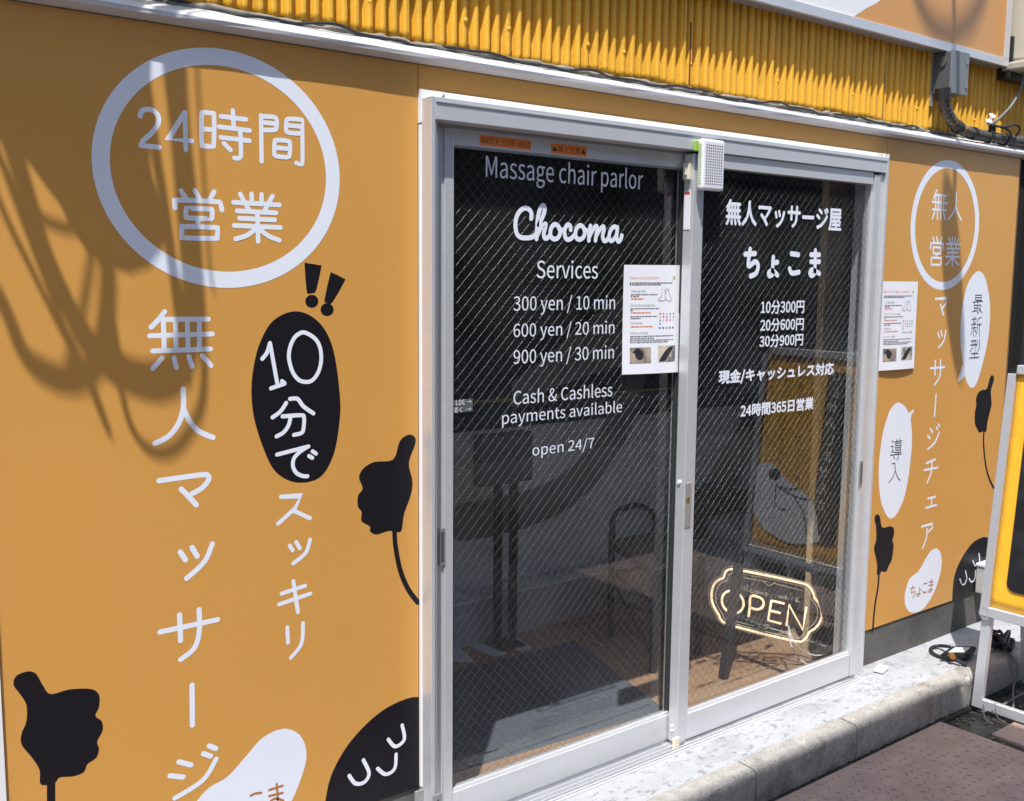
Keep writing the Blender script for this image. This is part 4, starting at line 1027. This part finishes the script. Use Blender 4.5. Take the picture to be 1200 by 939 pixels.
b = bmesh.new(); cyl(b, (lean(.335)-.014, YA-.020, .333), (lean(.335)+.014, YA-.020, .333), .022, 16); obj('corner_joint', b, mat('corner_joint', (.35, .38, .44), .4), ab)
def face_panel(name, y0, y1, z0, z1, d, m, rad=.0, nn=10, wav=0.0):
    b = bmesh.new(); g = []
    for i in range(nn+1):
        row = []
        for j in range(nn+1):
            y = y0+(y1-y0)*i/nn; zz = z0+(z1-z0)*j/nn
            row.append(b.verts.new((lean(zz)-d+wav*math.sin(zz*40+i), y, zz)))
        g.append(row)
    for i in range(nn):
        for j in range(nn): b.faces.new((g[i][j], g[i+1][j], g[i+1][j+1], g[i][j+1]))
    o = obj(name, b, m, ab, smooth=True); md = o.modifiers.new('thickness', 'SOLIDIFY'); md.thickness = .002; return o
face_panel('yellow_poster', YA-.029, YB+.029, .358, 1.150, .0005, PALEY, wav=.0005, nn=24)
b = bmesh.new(); q = []                                            # black panel with round corners
y0, y1, z0, z1, r = YA-.078, YA-.190, .425, 1.10, .030
for cy, cz_, a0 in ((y0-r, z0+r, 0), (y0-r, z1-r, 90), (y1+r, z1-r, 180), (y1+r, z0+r, 270)):
    for k in range(7):
        a = math.radians({0: -90, 90: 0, 180: 90, 270: 180}[a0]+k*15)
        yy = cy+r*math.cos(a)*1; q.append((yy, cz_+r*math.sin(a)))
vs = [b.verts.new((lean(zz)-.0068, yy, zz)) for yy, zz in q]; b.faces.new(vs); obj('black_panel', b, BOARDB, ab)
bar('rear_leg', (lean(0)+.36, YA-.02, .002), (lean(1.15)+.03, YA-.02, 1.14), .022, .026, AFR, ab)
bar('rear_leg', (lean(0)+.36, YB+.02, .002), (lean(1.15)+.03, YB+.02, 1.14), .022, .026, AFR, ab)
b = bmesh.new(); vs = [b.verts.new(p) for p in ((lean(0)+.26, YA-.034, .34), (lean(0)+.26, YB+.034, .34), (lean(1.12)+.036, YB+.034, 1.12), (lean(1.12)+.036, YA-.034, 1.12))]; b.faces.new(vs); obj('rear_poster', b, PALEY, ab)
for px in ((1152, 830), (1166, 828)):
    b = bmesh.new(); a = at(px[0], px[1]-4, Z=.045); 
    tube(b, spline([a, a+Vector((-.02, -.012, .004)), a+Vector((-.03, -.02, -.02)), a+Vector((-.028, -.03, -.038)), a+Vector((-.02, -.05, -.044))], n=4), .0022, 6); obj('string_tie', b, mat('string', (.36, .34, .28), .8), ab, smooth=True)

# ================================================================== INTERIOR
IZ = .02; WY = 1.32
fl_ = tag(bpy.data.objects.new('floor', None), kind='structure'); COL.objects.link(fl_)
b = bmesh.new(); box(b, -.2, 6.0, .062, 3.0, -.028, IZ-.003); obj('floor_joint', b, JOINT, fl_)
tile_me = None
for i in range(17):
    for j in range(6):
        if tile_me is None:
            b = bmesh.new(); box(b, .0008, .2992, .0008, .1992, 0, .003, .0006, 1); tile_me = bpy.data.meshes.new('floor_tile'); b.to_mesh(tile_me); b.free(); tile_me.materials.append(FLOORT)
        o = bpy.data.objects.new('floor_tile', tile_me); COL.objects.link(o); o.parent = fl_
        o.location = (.9+i*.3+(.15 if j % 2 else 0)-.3, .0622+j*.2, IZ-.003)
b = bmesh.new(); box(b, 1.0, 6.0, WY, WY+.06, -.02, 2.6); tag(obj('back_wall', b, BRICKW), 'grey brick patterned wall inside the shop behind the glass', 'wall')
b = bmesh.new(); box(b, .5, 1.0, .101, WY, IZ, 2.59); box(b, 5.0, 5.1, .101, WY, IZ, 2.59); tag(obj('inner_side_wall', b, mat('inner_wall_paint', (.82,.82,.82), .7)), kind='structure')
b = bmesh.new(); box(b, 1.0, 5.0, .101, WY-.001, 2.25, 2.30); tag(obj('ceiling', b, mat('ceiling_paint', (.85,.85,.85), .8)), kind='structure')
# black upper part of the wall and the big bean outline printed on it
DY = WY-.004
up = shape('wall_graphic', [(440,480),(526,508),(800,481),(1100,450),(1100,60),(440,60)], DY, BLACKW, None, smooth=False); tag(up, 'black painted upper part of the wall inside the shop', 'wall graphic')
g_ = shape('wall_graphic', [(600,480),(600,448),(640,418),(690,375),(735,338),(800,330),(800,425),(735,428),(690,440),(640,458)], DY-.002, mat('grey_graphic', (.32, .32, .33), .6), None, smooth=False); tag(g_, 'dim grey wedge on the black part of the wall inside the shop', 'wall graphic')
arc = empty('wall_graphic', (3, DY, .8), 'big dark curved outline printed on the grey wall inside the shop', 'wall graphic')
strokes('curved_band', [[(752,380),(745,430),(728,490),(700,540),(660,578),(620,596),(580,606),(545,612)]], .155, DY-.004, DECALD, arc)
strokes('curved_band', [[(905,455),(888,490),(865,530),(840,575),(815,610),(790,640),(760,665)]], .20, DY-.006, DECALD, arc)
ys_ = empty('wall_stripe', (3, DY, .85), 'thin yellow stripe along the wall inside the shop', 'stripe')
strokes('stripe', [['l',(526,473),(600,468.3)], ['l',(640,465.5),(800,454.5)]], .012, DY-.008, mat('yellow_stripe', (.42, .38, .08), .5), ys_)
# tiled step along the wall
stp = empty('tiled_step', (3, 1.2, 0), 'low grey step with white joints along the wall inside the shop', 'step')
mkbox('step_body', 1.02, 4.98, 1.172, WY-.005, IZ, .193, mat('step_face', (.50, .51, .54), .5, noise=.15, scale=10), stp)
mkbox('joint_line', 1.02, 4.98, 1.165, WY-.005, .1935, .1965, GROUT, stp)
tx_ = [1.62+.2*k for k in range(17)]
for x in tx_[:-1]:
    mkbox('tile', x+.008, x+.192, 1.180, WY-.012, .1967, .2010, TILEG, stp, .001)
# photographer-height payment stand seen as a dark silhouette
ps = empty('payment_stand', (2.62, 1.0, IZ), 'dark payment stand with a square head on two posts inside the left door', 'stand')
A = at(553, 566, Y=1.12); B = at(614, 503, Y=1.12)
mkbox('head', A.x, B.x, 1.06, 1.12, A.z-.01, B.z, mat('stand_head', (.09, .095, .105), .5), ps, .008)
for px in (580, 598):
    p = at(px, 600, Y=1.12); mkbox('post', p.x-.016, p.x+.016, 1.09, 1.11, IZ+.01, A.z-.012, DARK, ps, .003)
p0 = at(575, 600, Y=1.12); p1 = at(603, 600, Y=1.12); mkbox('foot', p0.x, p1.x, 1.04, 1.15, IZ, IZ+.010, DARK, ps, .002)
# floor mat
MATM.node_tree.nodes['Principled BSDF'].inputs['Specular IOR Level'].default_value = .2
mt = empty('door_mat', (2.1, .5, IZ), 'charcoal ribbed mat on the floor just inside the left door', 'mat')
C4 = [at(558,884,Z=IZ), at(775,832,Z=IZ), at(672,753,Z=IZ), at(500,797,Z=IZ)]; C4[0] = Vector((1.48, .372, IZ))
b = bmesh.new(); nx, ny = 4, 90
def mp_(u, v): return C4[0].lerp(C4[1], u).lerp(C4[3].lerp(C4[2], u), v)
g = [[b.verts.new(mp_(i/nx, j/ny)+Vector((0, 0, .007+(.0022 if j % 2 else 0)))) for j in range(ny+1)] for i in range(nx+1)]
for i in range(nx):
    for j in range(ny): b.faces.new((g[i][j], g[i+1][j], g[i+1][j+1], g[i][j+1]))
obj('ribbed_surface', b, MATM, mt)
b = bmesh.new(); e = [mp_(0, 0), mp_(1, 0), mp_(1, 1), mp_(0, 1)]; c0 = sum(e, Vector())/4
lo = [b.verts.new(c0+(p-c0)*1.03+Vector((0, 0, .0002))) for p in e]; hi = [b.verts.new(p+Vector((0, 0, .0066))) for p in e]
b.faces.new(hi)
for i in range(4): b.faces.new((lo[i], lo[(i+1) % 4], hi[(i+1) % 4], hi[i]))
obj('border', b, MATM, mt)
# reflections in the door glass, painted as pale flat shapes on the floor
pf = empty('floor_reflection', (2.3, 1.1, IZ), 'pale curved reflections painted on the floor behind the mat', 'painted reflection')
for pts in ([(527,757),(540,760),(555,775),(540,776),(527,773)], [(554,758),(566,750),(580,757),(594,766),(578,769)], [(574,742),(584,738),(598,741),(614,752),(623,759),(608,763),(592,753)]):
    q = spline([at(x, y, Z=IZ+.0008) for x, y in pts], True, 4)
    b = bmesh.new(); tri = geometry.tessellate_polygon([[Vector((p.x, p.y, 0)) for p in q]]); vs = [b.verts.new(p) for p in q]
    for t in tri: b.faces.new([vs[i] for i in t])
    obj('petal', b, GREYF, pf)
# stool / trolley
def bars3(name, segs, r, m, parent):
    for s_ in segs:
        b = bmesh.new(); tube(b, s_, r, 8); obj(name, b, m, parent, smooth=True)
stl = empty('step_stool', (2.8, .93, IZ), 'dark metal framed stool with a looped handle beside the right door stile', 'stool')
fl0 = at(716, 745, Z=IZ); zt = at(718, 632, Y=fl0.y).z
c1, c2, c3, c4 = [at(x, y, Z=zt) for x, y in ((717, 632), (767, 624), (822, 648), (768, 664))]
b = bmesh.new(); hi = [b.verts.new(p) for p in (c1, c2, c3, c4)]; lo = [b.verts.new(p-Vector((0, 0, .018))) for p in (c1, c2, c3, c4)]
b.faces.new(hi); b.faces.new(lo[::-1])
for i in range(4): b.faces.new((lo[i], lo[(i+1) % 4], hi[(i+1) % 4], hi[i]))
obj('seat', b, mat('stool_seat', (.20, .17, .14), .55, noise=.2, scale=10), stl)
def vleg(p, z1, r=.011):
    b = bmesh.new(); tube(b, [(p.x, p.y, IZ), (p.x, p.y, z1)], r*1.25, 8); obj('leg', b, DARK, stl, smooth=True)
vleg(c1, zt+.03); vleg(c2, zt-.018); vleg(c3, zt-.018); vleg(c4, zt-.018)
def rod(name, p, q_, r=.009):
    b = bmesh.new(); tube(b, [p, q_], r, 8); obj(name, b, DARK, stl, smooth=True)
V = lambda p, z: Vector((p.x, p.y, z))
rod('side_rail', V(c1, zt-.028), V(c4, zt-.028), .011); rod('side_rail', V(c1, IZ+.26), V(c4, IZ+.26)); rod('side_rail', V(c1, IZ+.26), V(c2, IZ+.26)); rod('side_rail', V(c4, IZ+.26), V(c3, IZ+.26)); rod('brace', V(c1, IZ+.24), V(c4, IZ+.06), .007)
h0, h1 = V(c1, zt+.03), V(c2, zt)
b = bmesh.new(); tube(b, spline([h0, h0+Vector((.004, 0, .05)), h0.lerp(h1, .15)+Vector((0, 0, .085)), h0.lerp(h1, .5)+Vector((0, 0, .11)), h0.lerp(h1, .85)+Vector((0, 0, .095)), h1+Vector((0, 0, .05)), h1], n=6), .012, 10); obj('handle', b, DARK, stl, smooth=True)
# side table with a wooden top
tb = empty('side_table', (3.2, .9, IZ), 'small table with a pale wooden top seen behind the right door', 'table')
TZ = at(795, 668, Y=.98).z
T4 = [at(772,668,Y=.95), at(838,668,Y=.90)]
mkbox('table_top', at(785,668,Y=.95).x, at(847,668,Y=.95).x, .86, 1.12, TZ-.02, TZ+.004, WOOD, tb, .002)
mkbox('leg', at(800,690,Y=1.0).x, at(800,690,Y=1.0).x+.025, 1.0, 1.03, IZ, TZ-.021, DARK, tb)
mkbox('leg', at(838,690,Y=1.0).x, at(838,690,Y=1.0).x+.025, 1.0, 1.03, IZ, TZ-.021, DARK, tb)
# massage chair bulk in the dark
mc = empty('massage_chair', (3.9, .9, IZ), 'dark reclining massage chair inside behind the OPEN sign', 'armchair')
def blob(name, c, s_, m, parent, rot=0):
    b = bmesh.new(); bmesh.ops.create_uvsphere(b, u_segments=28, v_segments=18, radius=1)
    for v in b.verts:
        p = v.co; e = .62
        v.co = Vector((math.copysign(abs(p.x)**e, p.x)*s_[0], math.copysign(abs(p.y)**e, p.y)*s_[1], math.copysign(abs(p.z)**e, p.z)*s_[2]))
    bmesh.ops.rotate(b, verts=b.verts, cent=(0, 0, 0), matrix=Matrix.Rotation(rot, 3, 'Y')); bmesh.ops.translate(b, verts=b.verts, vec=c)
    return obj(name, b, m, parent, smooth=True)
blob('seat', (3.62, .80, .34), (.26, .22, .085), CUSH, mc, .12)
blob('backrest', (3.98, .86, .62), (.11, .22, .36), DARKG, mc, .35)
blob('armrest', (3.60, .60, .40), (.30, .045, .07), DARKG, mc, .15)
blob('armrest', (3.60, 1.04, .44), (.30, .045, .07), DARKG, mc, .15)
blob('footrest', (3.30, .80, .24), (.12, .18, .10), CUSH, mc, -.4)
mkbox('base', 3.30, 3.92, .62, 1.0, IZ, .20, DARK, mc, .03)
# partition, navy strip
pt = mkbox('partition', 3.325, 3.545, .36, .39, IZ, 2.24, TANW, None, .002); tag(pt, 'tan upright partition panel just inside the right door', 'partition')
bs_ = mkbox('skirting', 3.330, 3.545, .345, .3595, IZ, IZ+.19, mat('skirt', (.20, .15, .10), .6), pt, .002)
ns = mkbox('window_strip', 3.5465, 3.72, .33, .37, IZ, 2.24, NAVY, None, .002); tag(ns, 'dark blue strip between the tan partition and the door jamb', 'panel')
# ---- second A-board standing inside
ib = empty('display_easel', (2.9, .2, IZ), 'dark metal easel with one leaning leg in front of the OPEN sign', 'easel')
def L2(z): return 2.812+(z-.0)*.152
YI0, YI1 = .355, .035
def bar2(name, p0, p1, wx, wy, m): return bar(name, p0, p1, wx, wy, m, ib, .0015)
bar2('leg', (L2(.02), YI0, .022), (L2(.62), YI0, .62), .024, .030, DARKG)
bar2('rail', (L2(.49), YI0-.0155, .49), (L2(.49), YI1+.0065, .49), .018, .026, DARKG)
bar2('rear_leg', (L2(.02)+.40, YI1+.10, .022), (L2(.49)+.02, YI1+.02, .478), .018, .022, DARKG)
# ---- drawing and lettering on the face of the outdoor board
BLK = None
def onboard(px, d=.002):
    # px: where the photo shows the spot mirrored in the right door's glass (Y = -.028)
    dd = ray(*px); n_ = Vector((1, 0, -.105)); t = (3.352-d-n_.dot(CAM))/n_.dot(dd); p = CAM+dd*t; p.y = -.056-p.y; return p
def bshape(name, pts, d, m, smooth=True):
    q = [onboard(p, d) for p in pts]
    if smooth: q = spline(q, True, 5)
    b = bmesh.new(); tri = geometry.tessellate_polygon([[Vector((p.y, p.z, 0)) for p in q]]); vs = [b.verts.new(p) for p in q]
    for t in tri: b.faces.new([vs[i] for i in t])
    return obj(name, b, m, ab)
BEANW = mat('board_bean', (.82, .83, .86), .5)
bshape('bean_drawing', [(893,543),(880,560),(880,590),(893,617),(918,634),(940,638),(960,634),(958,622),(957,605),(951,586),(938,574),(920,560),(908,545)], .0085, BEANW)
bshape('round_knot', [(908+7*math.cos(t), 556+7*math.sin(t)) for t in [k*math.pi/6 for k in range(12)]], .0096, INK)
for pts in ([(910,565),(908,585),(912,595),(921,597)], [(912,569),(925,573),(940,571)], [(912,571),(935,583),(955,587),(964,602),(962,610)], [(930,582),(941,600),(945,624),(950,624)]):
    b = bmesh.new(); tube(b, spline([onboard(p, .0096) for p in pts], n=5), .0022, 6); obj('drawn_cord', b, INK, ab, smooth=True)
def btext(body, px0, h, m, step):
    for k, ch in enumerate(body):
        c = onboard((px0[0]+step[0]*k, px0[1]+step[1]*k), .0085)
        me = text_me(ch); xs = [v.co.x for v in me.vertices]; ys = [v.co.y for v in me.vertices]
        s_ = h/max(.3, max(ys)-min(ys)) if ch not in 'っょ' else h/.9
        for v in me.vertices:
            u = (v.co.x-min(xs))*s_; w = (v.co.y-min(ys))*s_
            v.co = (c.x+w*.105, c.y-u, c.z+w)
        link('lettering', me, m, ab)
CH = mat('faded_ink', (.05, .03, .015), .6)
btext('無人マッサージチェア', (926, 425), .026, CH, (-1.2, 13.2)); btext('のんびり10分スッキリ', (941, 424), .024, CH, (-.6, 15.5)); btext('気軽にどうぞ', (909, 425), .026, CH, (-1.9, 17.5))
btext('ひと休みしませんか', (985, 447), .046, PAPER, (-2.4, 19))
# ---- OPEN neon
on = empty('neon_sign', at(900, 710, Y=.20), 'lit OPEN neon sign on clear acrylic hanging low inside the right door', 'neon sign')
c0 = at(905, 712, Y=.31)
def onsign(x, y, d=0.0):          # plane through c0, turned toward the camera side (left end deeper inside)
    n_ = Vector((.80, 1.0, 0)).normalized(); dd = ray(x, y); t = (n_.dot(c0)-d-n_.dot(CAM))/n_.dot(dd); return CAM+dd*t
def sg(name, pts, r, m, closed=False, s=7.5, o=(820, 655), d=0.0, sm=True, par=None):
    q = [onsign(o[0]+x/s, o[1]+y/s, d) for x, y in pts]
    if sm and len(q) > 2: q = spline(q, closed, 5)
    b = bmesh.new(); tube(b, q, r, 8, closed=closed); return obj(name, b, m, on if par is None else par, smooth=True)
border = [(290,92),(450,120),(650,160),(850,205),(920,222),(970,255),(1000,310),(1010,345),(1045,390),(1070,450),(1072,510),(1050,570),(1010,615),(965,645),(940,690),(900,725),(860,728),(700,695),(500,645),(300,592),(220,565),(185,535),(165,490),(130,430),(108,370),(105,290),(130,220),(175,180),(210,165),(230,110)]
sg('neon_border', border, .0044, NEON, True)
cx_, cy_ = 590, 410
inner = [(cx_+(x-cx_)*.925, cy_+(y-cy_)*.90) for x, y in border]; outer = [(cx_+(x-cx_)*1.05, cy_+(y-cy_)*1.08) for x, y in border]
sg('engraved_line', inner, .0011, ENGR, True, d=-.003)
def plate(pts):
    q = spline([onsign(820+x/7.5, 655+y/7.5, -.005) for x, y in pts], True, 4); b = bmesh.new()
    tri = geometry.tessellate_polygon([[Vector((p.x, p.z, 0)) for p in q]]); vs = [b.verts.new(p) for p in q]
    for t in tri: b.faces.new([vs[i] for i in t])
    return obj('acrylic_plate', b, ACRY, on)
plate(outer)
sg('plate_edge', outer, .0009, ENGR, True, d=-.004)
O_ = [(300+88*math.cos(t), 385+97*math.sin(t)) for t in [k*math.pi/8 for k in range(16)]]
O_ = [(x*1+ (0), y+ (x-300)*.15) for x, y in [(290+95*math.cos(t), 382+98*math.sin(t)) for t in [k*math.pi/8 for k in range(16)]]]
sg('neon_letter', O_, .0044, NEON, True)
sg('neon_letter', [(430,510),(440,420),(450,330),(520,338),(555,365),(560,405),(540,435),(500,445),(452,432)], .0044, NEON)
sg('neon_letter', [(745,395),(630,368)], .0044, NEON); sg('neon_letter', [(710,478),(615,455)], .0044, NEON)
sg('neon_letter', [(630,368),(600,540),(715,570)], .0044, NEON, sm=False)
sg('neon_letter', [(762,590),(785,405),(905,625),(938,425)], .0044, NEON, sm=False)
for pts in ([(335,235),(345,265),(360,240),(370,270),(385,240)], [(385,270),(400,262),(395,245),(388,268),(405,280),(425,230),(420,275),(440,285)], [(455,265),(445,290),(460,297),(475,290)], [(490,280),(480,300),(500,305),(505,285),(490,280)], [(515,310),(525,290),(540,310),(550,295),(560,320)],
            [(575,315),(590,305),(580,295),(575,318),(600,325)], [(630,335),(625,350)], [(690,315),(700,345),(715,320),(725,350),(740,325)], [(750,345),(765,335),(752,328),(750,350),(775,355)], [(800,300),(795,315)], [(805,370),(812,345),(825,345)], [(840,370),(860,358),(845,348),(840,375),(875,375)]):
    sg('script_lettering', pts, .0009, ENGR, d=-.003)
for pts in ([(330,155),(600,205)], [(650,215),(900,280)], [(560,190),(600,235),(660,210)], [(290,545),(480,590)], [(610,610),(840,662)], [(500,570),(530,590),(510,605),(545,600)], [(560,585),(600,580),(590,610),(560,615)]):
    sg('engraved_line', pts, .0009, ENGR, d=-.003)
cable('cable', [onsign(924, 733, -.01), at(930,752,Y=.22), at(945,765,Y=.2), at(962,768,Y=.16)]+[at(985,760,Y=.10)], .0022, PLASTW, 'thin white lead from the OPEN sign to the floor')
cable('cable', [onsign(924, 733, -.012), at(927,756,Y=.22), at(940,775,Y=.16), at(952,780,Y=.12), at(965,786,Y=.08)], .0022, PLASTW, 'second thin white lead curling under the OPEN sign')
# small reader on the wall inside
cr = empty('wall_controller', (3.2, WY, 1.5), 'dark square controller on the inner wall above the lettering', 'controller')
A = at(802-49, 232, Y=1.2); 
mkbox('case', A.x, A.x+.09, 1.255, WY-.0045, A.z, A.z+.13, mat('ctrl', (.04, .04, .042), .4), cr, .004)

# ================================================================== STREET BEHIND THE CAMERA (seen mirrored in the glass) AND ADDED SHADE CANOPY
ob = empty('opposite_building', (2, -6.2, 0), 'plain dark building across the lane behind the viewer', 'building')
mkbox('wall', -6, 14, -6.6, -6.2, 0, 4.6, mat('opposite_wall', (.13, .13, .135), .8, noise=.2, scale=2), ob)
mkbox('plinth', -6, 14, -6.199, -6.12, -.02, .75, mat('opposite_plinth', (.20, .205, .21), .8, noise=.15, scale=4), ob)
mkbox('awning', -6, 14, -6.199, -5.4, 2.5, 2.58, DARK, ob)
for k in range(7):
    mkbox('window', -4.6+k*2.4, -3.2+k*2.4, -6.198, -6.17, 1.0, 2.2, mat('opp_glass', (.02, .022, .025), .1), ob)

cy = empty('added_shade_canopy', (2, -2.3, 0), 'unseen flat canopy on two posts added to shade the pavement', 'canopy')  # made-up caster out of view, sized so its shadow covers the paving
mkbox('roof', -1.2, 1.78, -4.0, -1.80, 4.62, 4.68, mat('shade_canopy_roof', (.45, .45, .44), .6, noise=.1), cy)
mkbox('fascia', -1.2, 1.78, -1.799, -1.79, 4.60, 4.69, ALUD, cy)
for x in (-1.15, 1.68): mkbox('post', x, x+.07, -3.9, -3.83, 0.0, 4.619, ALUD, cy)

# ================================================================== OVERHEAD CABLES (cast the looping shadows)
def up_along(px, k): return at(*px, Y=0) - SUNV*k
def sh_cable(px, r, k, name='overhead_cable', par=None, label=None, ends=True, m=CABLE):
    pts = [up_along(p, k) for p in px]
    rr = r if isinstance(r, (int, float)) else r
    b = bmesh.new(); q = spline(pts, n=7)
    tube(b, q, rr, 10); o = obj(name, b, m, par, smooth=True)
    return o
cb = empty('cable_bundle', up_along((60, 100), .5), 'coils of spare black cable and a splice case hanging in front of the left panel', 'cable bundle')
K = .36
for px, r in (([(-60,120),(0,187),(20,230),(50,257),(85,268),(104,250),(106,215),(95,120),(90,-120)], .0045),
              ([(-40,120),(0,238),(40,322),(78,398),(104,440),(128,508),(100,440),(70,370),(20,240),(-30,100)], .0052),
              ([(-60,-60),(20,190),(50,290),(88,375),(118,418),(150,440),(182,448),(206,436),(220,402),(225,352),(221,290),(212,180),(200,60),(190,-140)], .0145),
              ([(-90,200),(0,350),(28,415),(58,440),(86,445),(110,430),(122,395),(127,340),(125,290),(110,180),(90,40),(80,-150)], .0105),
              ([(120,120),(112,260),(103,330),(90,395),(72,450)], .0048),
              ([(90,100),(120,300),(136,400),(145,470),(160,512),(183,531),(208,524),(230,492),(239,455),(238,380),(230,260),(215,100),(205,-120)], .0056),
              ([(165,-120),(168,60),(180,160),(192,240),(205,330),(214,400),(219,440)], .0085),
              ([(205,-120),(210,60),(214,140),(218,240),(222,330)], .0105),
              ([(226,-120),(230,60),(236,160),(245,300),(250,340)], .003)):
    sh_cable(px, r, K+random.uniform(-.06, .06), 'cable_loop', cb)
q = [at(x, y, Y=0) for x, y in [(-60,-60),(60,-80),(165,-40),(163,60),(161,120),(163,160),(173,200),(181,238),(176,258),(162,277),(140,284),(112,276),(92,262),(72,235),(55,200),(38,178),(20,152),(0,140),(-50,90)]]
kk = .25; q = [p-SUNV*kk for p in q]; b = bmesh.new()
tri = geometry.tessellate_polygon([[Vector((p.x, p.z, 0)) for p in q]]); f = [b.verts.new(p+Vector((0, -.02, .0))) for p in q]; g = [b.verts.new(p+Vector((0, .02, 0))) for p in q]
for t in tri: b.faces.new([f[i] for i in t]); b.faces.new([g[i] for i in t][::-1])
for i in range(len(q)): b.faces.new((f[i], f[(i+1) % len(q)], g[(i+1) % len(q)], g[i]))
obj('splice_case', b, DARK, cb)
dr = empty('drop_cable', up_along((1118, 100), .6), 'drop cable with a thick splice sleeve hanging in front of the right panel', 'cable')
sh_cable([(1122,-260),(1119,-60),(1118,60),(1118,140),(1119,200),(1118,250),(1120,300)], .010, .55, 'cable', dr)
k2 = .8; pts = [up_along(p, k2) for p in ((1111,215),(1112,235),(1114,270),(1116,320),(1119,370),(1122,410),(1124,440))]
b = bmesh.new(); tube(b, pts, [.012, .035, .055, .062, .058, .04, .012], 14); obj('splice_sleeve', b, DARK, dr, smooth=True)
sh_cable([(1050,-200),(1062,-60),(1074,-10),(1090,22),(1108,35),(1128,30),(1145,8),(1158,-40),(1170,-200)], .016, 1.1, 'cable', dr)
